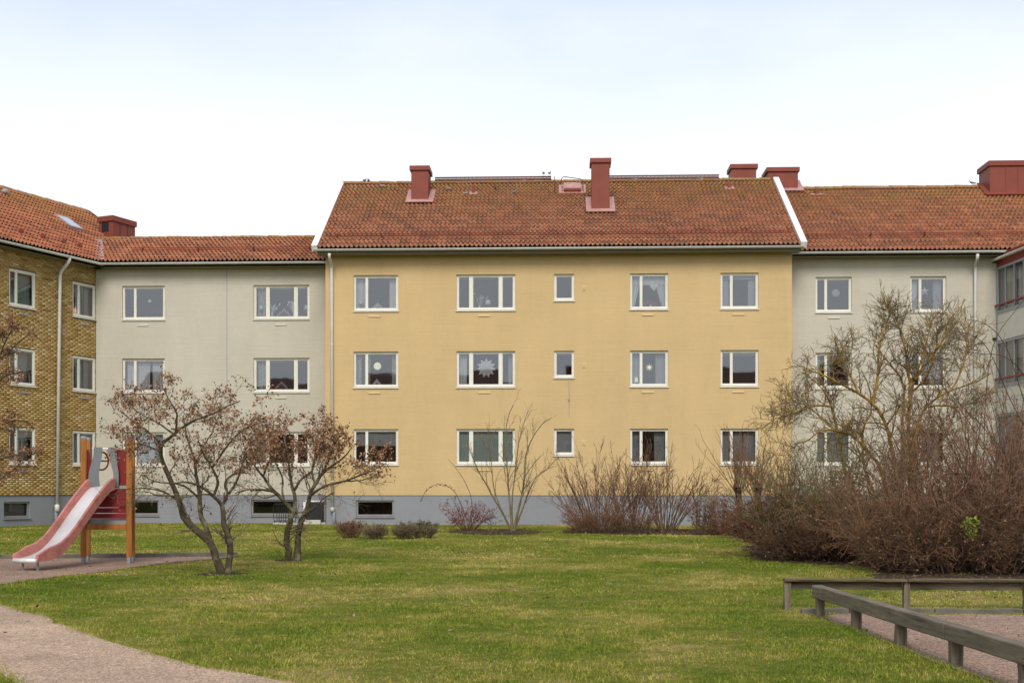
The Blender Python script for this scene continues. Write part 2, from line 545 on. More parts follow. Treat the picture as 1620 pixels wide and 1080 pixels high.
# ---- clay tiles
def tile_field(b, roof, E, a, u, L, S, clip=None, tw=.32, th=.345, seed=1):
    """overlapping double-roll clay tiles over a slope: E eave corner, a along the eave, u up the slope"""
    r = np.random.default_rng(seed)
    E, a, u = (np.asarray(q, float) for q in (E, a, u))
    nrm = np.cross(a, u); nrm /= np.linalg.norm(nrm)
    ns, nt_ = int(L / tw), int(math.ceil(S / th - .15))
    tw = L / ns
    n = 17
    x = np.linspace(0, tw, n)
    ph_ = (2 * x / tw + .15) % 1.0                          # two rolls: rounded crown, flat pan, steep flank
    prof = np.where(ph_ < .58, np.sin(np.clip(ph_ / .58, 0, 1) * math.pi) ** .75, 0.0)
    I, J = np.meshgrid(np.arange(ns), np.arange(nt_), indexing='ij')
    I, J = I.ravel(), J.ravel()
    cen = E + a * ((I + .5) * tw)[:, None] + u * ((J + .5) * th)[:, None]
    if clip is not None:
        k = clip(cen); I, J = I[k], J[k]
    N = len(I)
    top = np.minimum((J + 1) * th + .05, S)                 # upper edge of the tile
    jx = r.normal(0, .004, N); jl = r.normal(0, .004, N); lift = np.abs(r.normal(0, .006, N)); tilt = r.normal(0, .004, N)
    rows = []
    for (tt, hh, dn) in ((J * th + jl, .063 + lift, 0.0), (top, .004 + 0 * lift, 0.0), (J * th + jl, .063 + lift, -.017)):
        p = E + a * (I * tw + jx)[:, None] + u * tt[:, None]
        P = p[:, None, :] + a[None, None, :] * x[None, :, None] + nrm[None, None, :] * (hh[:, None] + tilt[:, None] * (x / tw - .5)[None, :] + .078 * prof[None, :] + dn)[:, :, None]
        rows.append(P)
    V = np.stack(rows, 1)                                   # N,3,n,3
    base = np.arange(N)[:, None, None] * (3 * n)
    i = np.arange(n - 1)[None, :, None]
    q1 = base + np.concatenate([i, i + 1, n + i + 1, n + i], 2)
    q2 = base + np.concatenate([2 * n + i, 2 * n + i + 1, i + 1, i], 2)
    Fq = np.concatenate([q1.reshape(-1, 4), q2.reshape(-1, 4)])
    o = mesh_obj('roof_tiles', V.reshape(-1, 3), Fq, M['tile'], roof)
    attr(o, 'trand', np.repeat(r.uniform(0, 1, N), 3 * n))
    attr(o, 'prof', np.tile(np.concatenate([prof, prof, prof]), N))
    tag(o, kind='stuff')
    return o

_ridge_mesh = None
def ridge_tiles(roof, P, Q, seed=1, step=.36):
    """single half-round ridge tiles laid end over end"""
    global _ridge_mesh
    P, Q = np.asarray(P, float), np.asarray(Q, float)
    L = np.linalg.norm(Q - P); t = (Q - P) / L
    if _ridge_mesh is None:
        mb = MB(); n = 9
        V = []
        for (yy, rr) in ((0, .135), (.41, .118)):
            for k in range(n):
                an = math.pi * (k / (n - 1)) * 1.08 - .04 * math.pi
                V.append((rr * math.cos(an), yy, rr * math.sin(an) * .85))
        for k in range(n):
            an = math.pi * (k / (n - 1)) * 1.08 - .04 * math.pi
            V.append((.11 * math.cos(an), 0, .11 * math.sin(an) * .85))
        Fc = [(k, k + 1, n + k + 1, n + k) for k in range(n - 1)] + [(2 * n + k, 2 * n + k + 1, k + 1, k) for k in range(n - 1)]
        me = bpy.data.meshes.new('ridge_tile'); me.from_pydata(V, [], Fc); me.materials.append(M['ridge'])
        me.polygons.foreach_set('use_smooth', [True] * len(me.polygons))
        _ridge_mesh = me
    r = random.Random(seed)
    ang = math.atan2(-t[0], t[1])
    org = ORG[roof.name]
    for k in range(int(L / step)):
        o = bpy.data.objects.new('ridge_tile', _ridge_mesh)
        col.objects.link(o); o.parent = roof
        o.location = P + t * (k * step) - org + np.array([0, 0, r.uniform(-.008, .012)])
        o.rotation_euler = (r.uniform(-.02, .02), r.uniform(-.03, .03), ang + r.uniform(-.02, .02))

def half_round(mb, P, Q, rad=.075, n=8):
    """open half-round gutter from P to Q (centre line of its rim)"""
    P, Q = np.asarray(P, float), np.asarray(Q, float)
    t = (Q - P) / np.linalg.norm(Q - P)
    r = np.cross(t, (0, 0, 1)); r /= np.linalg.norm(r)
    V = []
    for p in (P, Q):
        for rr in (rad, rad - .006):
            for k in range(n + 1):
                an = math.pi * k / n
                V.append(p + r * rr * math.cos(an) - np.array([0, 0, rr * math.sin(an)]))
    m = n + 1
    Fc = []
    for k in range(n):
        Fc += [(k, k + 1, 2 * m + k + 1, 2 * m + k), (m + k, 3 * m + k, 3 * m + k + 1, m + k + 1)]
    Fc += [(0, 2 * m, 3 * m, m), (n, m + n, 3 * m + n, 2 * m + n)]
    Fc += [tuple(range(0, m)) + tuple(range(2 * m - 1, m - 1, -1)), tuple(range(3 * m - 1, 2 * m - 1, -1)) + tuple(range(3 * m, 4 * m))]
    mb.add(V, Fc)

def gutter(b, P, Q, brackets=True):
    mb = MB(); half_round(mb, P, Q)
    g = mb.build('gutter', M['gutter'], b, True)
    P, Q = np.asarray(P, float), np.asarray(Q, float)
    L = np.linalg.norm(Q - P); t = (Q - P) / L
    k = .8
    while k < L:                                            # joint sleeves
        mb = MB(); half_round(mb, P + t * k, P + t * (k + .05), .083); k += 2.05
        mb.build('gutter_sleeve', M['gutter'], g, True)
    return g

def downpipe(b, pts, rad=.052, m=None, name='downpipe'):
    mb = MB(); mb.tube(pts, rad, 10)
    o = mb.build(name, m or M['pipe'], b, True)
    return o

def rounded(pts, r=.12, k=4):
    """polyline with softened corners"""
    pts = [np.asarray(p, float) for p in pts]
    out = [pts[0]]
    for i in range(1, len(pts) - 1):
        p = pts[i]
        a = pts[i - 1] - p; c = pts[i + 1] - p
        ra = min(r, np.linalg.norm(a) / 2.1); rc = min(r, np.linalg.norm(c) / 2.1)
        A, C = p + a / np.linalg.norm(a) * ra, p + c / np.linalg.norm(c) * rc
        for j in range(k + 1):
            t = j / k
            out.append((1 - t) ** 2 * A + 2 * t * (1 - t) * p + t * t * C)
    out.append(pts[-1])
    return out

def chimney(b, F, s0, s1, d0, d1, zb, zt, cap=.16, over=.06, seams=(), apron=None, flues=0, hood=None):
    """sheet-metal clad chimney in the frame F; d0 is the front face, d1 the back"""
    mb = MB(); mb.box(F, s0, s1, zb, zt - cap, d0, d1)
    c = mb.build('chimney', M['redmetal'], b, bevel=.008)
    mb = MB(); mb.box(F, s0 - over, s1 + over, zt - cap, zt, d0 + over, d1 - over)
    mb.build('chimney_cap', M['redmetal'], c, bevel=.008)
    for s in seams:
        mb = MB(); mb.box(F, s - .012, s + .012, zb, zt - cap - .002, d0 + .018, d0 - .002)
        mb.build('standing_seam', M['redmetal'], c)
    for k in range(flues):
        mb = MB()
        q = F.p(s0 + (s1 - s0) * (k + .7) / (flues + .4), zt, (d0 + d1) / 2)
        mb.lathe(q, [(.08, -.02), (.085, .03), (.11, .035), (.11, .05), (.05, .085), (.0, .09)], 12)
        mb.build('flue_cowl', M['reddark'], c, True)
    return c

def plane_hit(px, py, P, n):
    r = ray(px, py); n = np.asarray(n, float)
    t = np.dot(np.asarray(P, float) - EYE, n) / np.dot(r, n)
    return EYE + r * t
# ------------------------------------------------------------------ the yellow building
ROWS = ((7.475, 8.765), (4.785, 6.082), (2.075, 3.36))
PL = 1.035                                                  # top of the painted plinth
Y_ = thing('apartment_building', (0, 0, 0), 'yellow rendered three-storey apartment building in the middle with red tiled roof', 'building')
FY = Frame((0, 0, 0), (0, -1))
XL, XR = -8.115, 8.175
EZ = 9.62                                                   # tile edge height at the eaves
cols = [  # pixel range in row one, kind
    (559.5, 630, 'two'), (722, 815, 'three'), (876.5, 908.5, 'one'), (997, 1057, 'two'), (1140, 1200, 'two')]
colS = []
for (p0, p1, k) in cols:
    colS.append((FY.px(p0, 465)[0], FY.px(p1, 465)[0], k))
holes = []
for r_, (z0, z1) in enumerate(ROWS):
    for (s0, s1, k) in colS:
        holes.append((s0, s1, z0 + (.32 if k == 'one' else 0), z1))
ph = (FY.px(563, 800)[0], FY.px(623, 800)[0], .24, .86)
wall(Y_, FY, XL, XR, PL, 9.55, holes, M['yellow'])
FYp = Frame((0, .025, 0), (0, -1))
ph2 = (ph[0], ph[1], .24, .86)
wall(Y_, FYp, XL + .02, XR - .02, -.6, PL, [ph2], M['plinth'], 'plinth')
mb = MB()                                                   # flanks, rear and underside of the step at the plinth
for x in (XL, XR):
    mb.quad((x, 0, -.6), (x, 9.3, -.6), (x, 9.3, 9.55), (x, 0, 9.55))
    mb.add([(x, 0, 9.55), (x, 9.3, 9.55), (x, 4.65, 12.75)], [(0, 1, 2)])
mb.quad((XL, 9.3, -.6), (XR, 9.3, -.6), (XR, 9.3, 9.55), (XL, 9.3, 9.55))
mb.quad((XL, 0, PL), (XR, 0, PL), (XR, .025, PL), (XL, .025, PL))
mb.build('gable_walls', M['yellow'], Y_)
rooms(Y_, FY, holes)
rooms(Y_, FYp, [ph2], .3, 1.5)
C, CG, CP = M['curtain'], M['curtain_grey'], M['curtain_pattern']
drapes = {
    (0, 0): [('c', 0, .20, C), ('c', .80, .98, C)], (0, 1): [('b', .01, .99, M['blind_cream'], .06)], (0, 2): [('b', .02, .98, M['blind_cream'], .06)],
    (0, 3): [('tl', .0, .30, C), ('tr', .62, 1.0, C), ('v', 0, 1, C, .36)], (0, 4): [('c', .0, .22, CG), ('c', .78, 1, CG), ('b', .01, .99, CG, .12)],
    (1, 0): [('c', .0, .12, CP), ('c', .2, .34, CP), ('c', .86, .99, CP)], (1, 1): [('c', .02, .15, C), ('c', .90, .97, CG)], (1, 2): [('b', .02, .98, M['blind_cream'], .08)],
    (1, 3): [('c', .0, .24, CG), ('c', .70, .99, CG)], (1, 4): [('b', .01, .99, CG, .1)],
    (2, 0): [('b', .01, .99, CG, .45)], (2, 1): [('b', .0, 1, M['blind_green'], .98)], (2, 2): [('b', .02, .98, CG, .98)],
    (2, 3): [('c', .0, .26, CP), ('c', .66, .99, CP)], (2, 4): [('c', .0, .25, CG), ('c', .27, .62, CG), ('c', .64, 1, CG)],
}
for r_, (z0, z1) in enumerate(ROWS):
    for c_, (s0, s1, k) in enumerate(colS):
        window(Y_, FY, s0, s1, z0 + (.32 if k == 'one' else 0), z1, k, drapes=drapes.get((r_, c_), ()))
        if k != 'one': small_vent(Y_, FY, (s0 + s1) / 2 - .05, z0 - .155, M['vent_yellow'])
for y in (456, 578, 700): 
    s, z = FY.px(924, y); square_vent(Y_, FY, s, z, M['vent_yellow'])
s, z = FYp.px(708, 796); square_vent(Y_, FYp, s, z, M['vent_metal'])
s, z = FYp.px(535, 797); square_vent(Y_, FYp, s, z, M['vent_metal'])
window(Y_, FYp, ph2[0], ph2[1], .24, .86, 'basement', M['frame_grey'], .05, M['glass_dark'])
mb = MB(); s, z = FY.px(900, 603)                           # thin cable hanging below a small window
mb.tube([FY.p(s, z, .01), FY.p(s + .01, z - .7, .012), FY.p(s + .005, z - 1.25, .01)], .005, 5)
mb.box(FY, s - .02, s + .03, z - .68, z - .6, .03, 0)
mb.build('cable', M['vent_metal'], Y_)

# roof
PITCH = math.radians(34.0)
RX0, RX1 = -8.41, 8.485
RY, RZ = 4.70, EZ + (4.70 + .5) * math.tan(PITCH)
SL = (RY + .5) / math.cos(PITCH)
def slab(b, x0, x1, y0, z0, y1, z1, yb, name='roof', th=.10):
    """two-sided roof boarding below the tiles"""
    mb = MB()
    d = np.array([0, 0, -th])
    for (ya, za, yc, zc) in ((y0, z0, y1, z1), (2 * y1 - y0, z0, y1, z1)):
        V = [(x0, ya, za - .012), (x1, ya, za - .012), (x1, yc, zc - .012), (x0, yc, zc - .012)]
        V += [tuple(np.array(q) + d) for q in V]
        mb.add(V, [(0, 1, 2, 3), (7, 6, 5, 4), (0, 4, 5, 1), (1, 5, 6, 2), (3, 7, 4, 0)])
    return mb.build(name, M['sheath'], b)
roofY = slab(Y_, RX0 + .05, RX1 - .05, -.5, EZ, RY, RZ, 9.9)
UY = np.array([0, math.cos(PITCH), math.sin(PITCH)])
NY = np.array([0, -math.sin(PITCH), math.cos(PITCH)])
tile_field(Y_, roofY, (RX0 + .1, -.56, EZ - .04), (1, 0, 0), UY, RX1 - RX0 - .2, SL + .06, seed=3)
mb = MB()                                                   # plain rear slope
mb.quad((RX0, RY, RZ), (RX1, RY, RZ), (RX1, 2 * RY + .5, EZ), (RX0, 2 * RY + .5, EZ)); mb.build('rear_slope', M['tile'], roofY)
ridge_tiles(roofY, (RX0 + .05, RY, RZ + .03), (RX1 - .05, RY, RZ + .03), 2)
for x, sgn in ((RX0, 1), (RX1, -1)):                        # white verge boards
    mb = MB()
    A = np.array([x + sgn * .02, -.56, EZ - .04]); B = A + UY * (SL + .12)
    mb.obox((A + B) / 2 + NY * .03, UY * (SL + .12) / 2, np.array([.105, 0, 0]), NY * .115)
    mb.build('verge_board', M['white'], roofY, bevel=.006)
mb = MB()
mb.quad((RX0 + .1, -.48, 9.42), (RX1 - .1, -.48, 9.42), (RX1 - .1, 0, 9.42), (RX0 + .1, 0, 9.42))
mb.quad((RX0 + .1, -.48, 9.42), (RX0 + .1, -.48, 9.6), (RX1 - .1, -.48, 9.6), (RX1 - .1, -.48, 9.42))
for x in (RX0 + .1, RX1 - .1):
    mb.add([(x, -.48, 9.42), (x, 0, 9.42), (x, 0, 9.9), (x, -.48, 9.6)], [(0, 1, 2, 3)])
mb.build('soffit', M['soffit'], roofY)
gY = gutter(Y_, (RX0 + .0, -.60, EZ - .055), (RX1 - .02, -.60, EZ - .055))
# downpipe with swan neck, left corner
a_ = at(521, 401, -.60); e_ = FY.px(525.5, 421); f_ = FY.px(526.5, 806)
downpipe(Y_, rounded([a_, a_ + np.array([0, 0, -.12]), FY.p(e_[0], e_[1], .09), FY.p(e_[0], e_[1] - .3, .09), FY.p(f_[0], .52, .09)]))
mb = MB()
for zz in (8.9, 6.3, 3.7, 1.5): mb.lathe(FY.p(e_[0] + (8.9 - zz) * .002, zz, .09), [(.054, 0), (.062, .005), (.062, .035), (.054, .04)], 10)
mb.build('pipe_bracket', M['pipe'], Y_)
mb = MB(); q = FY.p(f_[0], .52, .09)
mb.lathe(q, [(.04, -.06), (.075, -.04), (.078, .07), (.055, .10)], 10); mb.build('pipe_shoe', M['gutter'], Y_, True)
downpipe(Y_, [FY.p(f_[0] + .05, .46, .06), FY.p(f_[0] + .05, -.1, .06)], .05, M['plinth'], 'plinth_pipe')

def on_roofY(px, py): return plane_hit(px, py, (0, -.5, EZ), NY)
def roof_chimney(b, roofhit, x0, x1, ybase, ytop, depth, cap=.17, zdeep=.9, **k):
    """pixel-measured chimney front standing on a slope"""
    p = roofhit((x0 + x1) / 2, ybase)
    Fc = Frame((0, p[1], 0), (0, -1))
    s0, s1 = Fc.px(x0, ybase)[0], Fc.px(x1, ybase)[0]
    zt = Fc.px(x0, ytop)[1]
    return chimney(b, Fc, s0, s1, 0, -depth, p[2] - .15, zt, cap, **k), Fc, s0, s1, p
def apron(c, p, s0, s1, u, n, up, side=.2, low=.16, m=None):
    """flashing collar that lies on the tiles round a chimney"""
    mb = MB()
    a = np.array([1.0, 0, 0])
    cen = np.array([(s0 + s1) / 2, p[1], p[2]]) + n * .145 + u * (up / 2 - low / 2)
    mb.obox(cen, a * ((s1 - s0) / 2 + side), u * (up + low) / 2, n * .012)
    mb.build('chimney_flashing', m or M['flash'], c)
c1, Fc, s0, s1, p = roof_chimney(Y_, on_roofY, 650.5, 677.5, 323, 262.5, .95); apron(c1, p, s0, s1, UY, NY, 1.15)
c2, Fc, s0, s1, p = roof_chimney(Y_, on_roofY, 936, 964.5, 338, 250.5, .75, flues=2); apron(c2, p, s0, s1, UY, NY, 1.3)
Fc = Frame((0, RY + .25, 0), (0, -1))
q0, q1, qt = Fc.px(1157.5, 280)[0], Fc.px(1196.5, 280)[0], Fc.px(1157, 260)[1]
chimney(Y_, Fc, q0, q1, 0, -.9, RZ - .5, qt, .17)
# roof hatch, vent pipes, lightning rod
h0, h1 = on_roofY(884, 309), on_roofY(927, 309)
hc = (h0 + h1) / 2
mb = MB(); mb.obox(hc + UY * .42 + NY * .09, np.array([(h1 - h0)[0] / 2, 0, 0]), UY * .44, NY * .015)
hp = mb.build('hatch_flashing', M['flash'], Y_)
mb = MB(); mb.obox(hc + UY * .48 + NY * .17, np.array([.33, 0, 0]), UY * .30, NY * .06); mb.build('hatch_lid', M['flash'], hp, bevel=.01)
mb = MB(); mb.obox(hc + UY * .13 + NY * .13, np.array([.33, 0, 0]), UY * .05, NY * .05); mb.build('hatch_front', M['redmetal'], hp)
mb = MB(); hx = .40                                          # bent grab rail over the hatch
mb.tube(rounded([hc + UY * .2 + NY * .1 + [hx, 0, 0], hc + UY * .62 + NY * .40 + [hx, 0, 0], hc + UY * .9 + NY * .42 + [-hx, 0, 0], hc + UY * .85 + NY * .05 + [-hx - .06, 0, 0]], .15), .016, 6)
mb.build('grab_rail', M['reddark'], hp)
p = on_roofY(877.5, 309); mb = MB(); mb.tube([p, p + np.array([0, 0, .72])], [.035, .014], 6); mb.build('roof_rod', M['reddark'], Y_)
for px_, py_, hh in ((749, 310, .40), (1154.5, 302, .36)):
    p = on_roofY(px_, py_); mb = MB()
    mb.box(Frame((p[0], p[1], 0), (0, -1)), -.065, .065, p[2] - .1, p[2] + hh, .0, -.13)
    vp = mb.build('vent_pipe', M['redmetal'], Y_, bevel=.01)
    mb = MB(); mb.obox(p + UY * .1 + NY * .085, np.array([.17, 0, 0]), UY * .15, NY * .012); mb.build('vent_flashing', M['flash'], vp)

def walkway(b, x0, x1, y, z):
    """grating walkway above the ridge on brackets"""
    mb = MB(); F = Frame((0, y, 0), (0, -1))
    for d in (.0, -.30):
        mb.box(F, x0, x1, z, z + .055, d, d - .03)
        mb.box(F, x0, x1, z + .08, z + .14, d, d - .025)
    w = mb.build('ridge_walkway', M['reddark'], b)
    mb = MB(); x = x0 + .02
    while x < x1:
        mb.box(F, x, x + .03, z + .02, z + .045, -.025, -.30); mb.box(F, x, x + .02, z + .05, z + .10, -.003, -.02); x += .16
    mb.build('walkway_rungs', M['reddark'], w)
    x = x0 + .25
    while x < x1:
        mb = MB(); mb.box(F, x, x + .04, z - .35, z, -.01, -.035); mb.box(F, x, x + .04, z - .02, z, -.035, -.27)
        mb.build('walkway_bracket', M['reddark'], w); x += 1.0
walkway(Y_, at(688.5, 290, RY)[0], at(872, 290, RY)[0], RY - .12, RZ + .115)
walkway(Y_, at(962, 290, RY)[0], at(1137, 290, RY)[0], RY - .12, RZ + .115)

def snow_rail(b, P, Q, u, n, step=1.55):
    P, Q, u, n = (np.asarray(q, float) for q in (P, Q, u, n))
    L = np.linalg.norm(Q - P); t = (Q - P) / L
    mb = MB()
    for hh in (.13, .20): mb.tube([P + n * hh, Q + n * hh], .016, 6)
    r = mb.build('snow_guard_rail', M['redmetal'], b)
    k = .4
    while k < L:
        mb = MB(); c = P + t * k
        mb.add([c + n * .03 + u * .25, c + n * .03 - u * .05, c + n * .24 - u * .02, c + n * .24 + u * .03,
                c + t * .012 + n * .03 + u * .25, c + t * .012 + n * .03 - u * .05, c + t * .012 + n * .24 - u * .02, c + t * .012 + n * .24 + u * .03],
               [(0, 1, 2, 3), (7, 6, 5, 4), (0, 4, 5, 1), (1, 5, 6, 2), (2, 6, 7, 3), (3, 7, 4, 0)])
        mb.build('rail_bracket', M['reddark'], r); k += step
p = on_roofY(880, 376)
snow_rail(Y_, (RX0 + .3, p[1], p[2]), (RX1 - .3, p[1], p[2]), UY, NY)

# ------------------------------------------------------------------ the grey building on the left
G_ = thing('apartment_building', (-12.5, 1.9, 0), 'grey rendered building between the yellow house and the brick wing, low tiled roof', 'building')
FG = Frame((0, 1.9, 0), (0, -1))
gx0, gx1 = -17.04, -8.0
gc = [(FG.px(193.5, 480)[0], FG.px(260.5, 480)[0], 'two'), (FG.px(401, 480)[0], FG.px(489.5, 480)[0], 'three')]
holes = [(s0, s1, z0, z1) for (z0, z1) in ROWS for (s0, s1, k) in gc]
gp = [(FG.px(184, 805)[0], FG.px(251, 805)[0], .24, .84), (FG.px(397, 805)[0], FG.px(470, 805)[0], .24, .86)]
wall(G_, FG, gx0, gx1, PL, 9.5, holes, M['grey'])
FGp = Frame((0, 1.925, 0), (0, -1))
wall(G_, FGp, gx0, gx1, -.6, PL, gp, M['plinth'], 'plinth')
mb = MB(); mb.quad((gx0, 7.2, -.6), (gx1, 7.2, -.6), (gx1, 7.2, 9.5), (gx0, 7.2, 9.5)); mb.quad((gx0, 1.9, PL), (gx1, 1.9, PL), (gx1, 1.925, PL), (gx0, 1.925, PL)); mb.build('rear_wall', M['grey'], G_)
rooms(G_, FG, holes); rooms(G_, FGp, gp, .3, 1.5)
gdr = {(0, 0): [('b', .01, .99, CG, .05)], (1, 0): [('c', .02, .22, C), ('c', .24, .60, C), ('c', .66, .98, C)], (2, 0): [('b', 0, 1, M['blind_green'], .97)],
       (0, 1): [('b', .01, .99, C, .07), ('c', .02, .16, CP)], (1, 1): [('c', .02, .17, CP), ('b', .01, .99, CG, .07)], (2, 1): [('c', .02, .2, CP)]}
for r_, (z0, z1) in enumerate(ROWS):
    for c_, (s0, s1, k) in enumerate(gc):
        window(G_, FG, s0, s1, z0, z1, k, drapes=gdr.get((r_, c_), ()))
        small_vent(G_, FG, (s0 + s1) / 2 - .02, z0 - .17, M['vent_grey'])
for (s0, s1, z0, z1) in gp: window(G_, FGp, s0, s1, z0, z1, 'basement', M['frame_grey'], .05, M['glass_dark'])
s = FG.px(359, 500)[0]
mb = MB(); mb.box(FG, s - .012, s + .012, 3.0, 9.4, .004, -.004); mb.build('expansion_joint', M['vent_metal'], G_)
GE_Y, GE_Z = 1.45, at(320, 413.5, 1.45)[2]
GR_Y = 4.30
GR_Z = at(320, 379, GR_Y)[2]
GP = math.atan2(GR_Z - GE_Z, GR_Y - GE_Y)
UG = np.array([0, math.cos(GP), math.sin(GP)]); NG = np.array([0, -math.sin(GP), math.cos(GP)])
# the brick wing: direction runs away from the camera, wall normal looks right and forward
WD = np.array([.39056, .92058, 0]); WN = np.array([.92058, -.39056, 0])
WC = np.array([gx0, 1.9, 0])                                # inner corner on the grey wall
FB = Frame(WC, WN)                                          # s = 0 at the corner, negative towards the camera
BP = math.radians(33)
UB = -WN * math.cos(BP) + np.array([0, 0, math.sin(BP)]); NB = WN * math.sin(BP) + np.array([0, 0, math.cos(BP)])
BE = WC + WN * .45 + np.array([0, 0, GE_Z])                 # a point on the brick wing's eave
def left_clip(P): return np.dot(P - BE, NB) > -.02          # keep the grey roof outside the wing roof
roofG = slab(G_, -20.0, -8.15, GE_Y, GE_Z, GR_Y, GR_Z, 0)
ov = .45                                                    # length beyond the eaves corner so the slopes meet in a valley
tile_field(G_, roofG, (-19.2, GE_Y - .05, GE_Z - .03), (1, 0, 0), UG, 11.1, np.hypot(GR_Y - GE_Y, GR_Z - GE_Z) + .05, clip=lambda P: np.dot(P - BE, NB) > .03, seed=5)
mb = MB(); mb.quad((-19.5, GR_Y, GR_Z), (-8.1, GR_Y, GR_Z), (-8.1, 2 * GR_Y - GE_Y, GE_Z), (-19.5, 2 * GR_Y - GE_Y, GE_Z)); mb.build('rear_slope', M['tile'], roofG)
xr = at(150, 378, GR_Y)[0]
ridge_tiles(roofG, (xr, GR_Y, GR_Z + .03), (-8.3, GR_Y, GR_Z + .03), 4)
vx = -WN                                                    # eaves meet here
# intersection of the two eave lines
t_ = (GE_Y - BE[1]) / WD[1]; VC = BE + WD * t_              # valley foot on both eaves
gutter(G_, (VC[0] + .05, GE_Y - .10, GE_Z - .055), (-8.12, GE_Y - .10, GE_Z - .055))
mb = MB(); mb.quad((VC[0] - .3, GE_Y + .02, GE_Z - .18), (-8.12, GE_Y + .02, GE_Z - .18), (-8.12, 1.9, GE_Z - .18), (VC[0] - .3, 1.9, GE_Z - .18)); mb.build('soffit', M['soffit'], roofG)
p = plane_hit(320, 400, (0, GE_Y, GE_Z), NG)
snow_rail(roofG, (-15.9, p[1], p[2]), (-8.3, p[1], p[2]), UG, NG, 2.1)

# ------------------------------------------------------------------ the brick wing
B_ = thing('apartment_building', WC - WD * 6, 'yellow brick three-storey wing at the left edge with skylight in its tiled roof', 'building')
bs0 = -13.0
w1 = (FB.px(14.5, 460)[0], FB.px(56, 460)[0]); w2 = (FB.px(115, 480)[0], FB.px(151, 480)[0])
holes = [(w[0], w[1], z0, z1) for (z0, z1) in ROWS for w in (w1, w2)]
w0 = (w1[0] - 3.4, w1[1] - 3.4)
bph = (FB.px(7, 810)[0], FB.px(48.5, 810)[0], .22, .82)
hol2 = holes + [(w0[0], w0[1], z0, z1) for (z0, z1) in ROWS]
FBm = Frame(WC - WN * .016, WN)
wall(B_, FBm, bs0, 0, PL, 9.5, hol2, M['mortar'], depth=.154)
FBp = Frame(WC - WN * .03, WN)
wall(B_, FBp, bs0, 0, -.6, PL, [bph], M['plinth'], 'plinth')
mb = MB()
for dd in (-9.4,):
    mb.quad(FB.p(bs0, -.6, dd), FB.p(6, -.6, dd), FB.p(6, 9.5, dd), FB.p(bs0, 9.5, dd))
mb.quad(FB.p(bs0, -.6, 0), FB.p(bs0, -.6, -9.4), FB.p(bs0, 9.5, -9.4), FB.p(bs0, 9.5, 0))
mb.quad(FB.p(6, -.6, 0), FB.p(6, -.6, -9.4), FB.p(6, 9.5, -9.4), FB.p(6, 9.5, 0))
mb.quad(FB.p(0, -.6, -.05), FB.p(6, -.6, -.05), FB.p(6, 9.5, -.05), FB.p(0, 9.5, -.05))
mb.quad(FB.p(bs0, PL, 0), FB.p(0, PL, 0), FB.p(0, PL, -.03), FB.p(bs0, PL, -.03))
mb.build('outer_walls', M['mortar'], B_)
# bricks in running bond, joints recessed
BL, BH, J = .258, .0735, .012
V, Q, R = [], [], []
nvv = 0
k = 0
z = PL + .006
while z + BH - J < 9.42:
    s = bs0 + (BL / 2 if k % 2 else 0)
    while s < -.005:
        e0, e1, y0, y1 = s, min(s + BL - J, 0.0), z, z + BH - J
        for (h0, h1, g0, g1) in hol2:
            if y1 > g0 and y0 < g1:
                if e0 >= h0 and e1 <= h1: e1 = e0; break
                if e0 < h0 < e1: e1 = h0
                elif e0 < h1 < e1: e0 = h1
        if e1 - e0 > .02:
            dj = rng.normal(0, .0015)
            P = [FB.p(e0, y0, dj), FB.p(e1, y0, dj), FB.p(e1, y1, dj), FB.p(e0, y1, dj), FB.p(e0, y0, -.018), FB.p(e1, y0, -.018), FB.p(e1, y1, -.018), FB.p(e0, y1, -.018)]
            V += P
            Q += [[nvv, nvv + 1, nvv + 2, nvv + 3], [nvv + 4, nvv + 5, nvv + 1, nvv], [nvv + 3, nvv + 2, nvv + 6, nvv + 7], [nvv + 4, nvv, nvv + 3, nvv + 7], [nvv + 1, nvv + 5, nvv + 6, nvv + 2]]
            R += [float(np.clip(rng.normal(.5, .24), 0, 1))] * 8
            nvv += 8
        s += BL
    z += BH; k += 1
bo = mesh_obj('bricks', V, np.array(Q), M['brick'], B_); attr(bo, 'trand', R); tag(bo, kind='stuff')
rooms(B_, FB, holes); rooms(B_, FBp, [bph], .3, 1.5)
bdr = {(0, 0): [('b', .0, 1, M['blind_green'], .98)], (0, 1): [('c', .35, .75, C), ('c', .8, .98, CG)], (1, 0): [('c', .5, .95, CG)],
       (1, 1): [('c', .35, .70, C), ('c', .75, .98, CG)], (2, 0): [('c', .30, .64, CG), ('c', .66, .98, CG)], (2, 1): [('c', .4, .98, CG)]}
for r_, (z0, z1) in enumerate(ROWS):
    for c_, w in enumerate((w1, w2)):
        window(B_, FB, w[0], w[1], z0, z1, 'two', rec=.02, drapes=bdr.get((r_, c_), ()))
        small_vent(B_, FB, (w[0] + w[1]) / 2 + .03, z0 - .2, M['vent_metal'], .36, .06)
    window(B_, FB, w0[0], w0[1], z0, z1, 'two', rec=.02, drapes=[('c', .1, .9, CG)])
window(B_, FBp, *bph, 'basement', M['frame_grey'], .05, M['glass_dark'], drapes=[('b', 0, 1, M['blind_cream'], 1.0)])
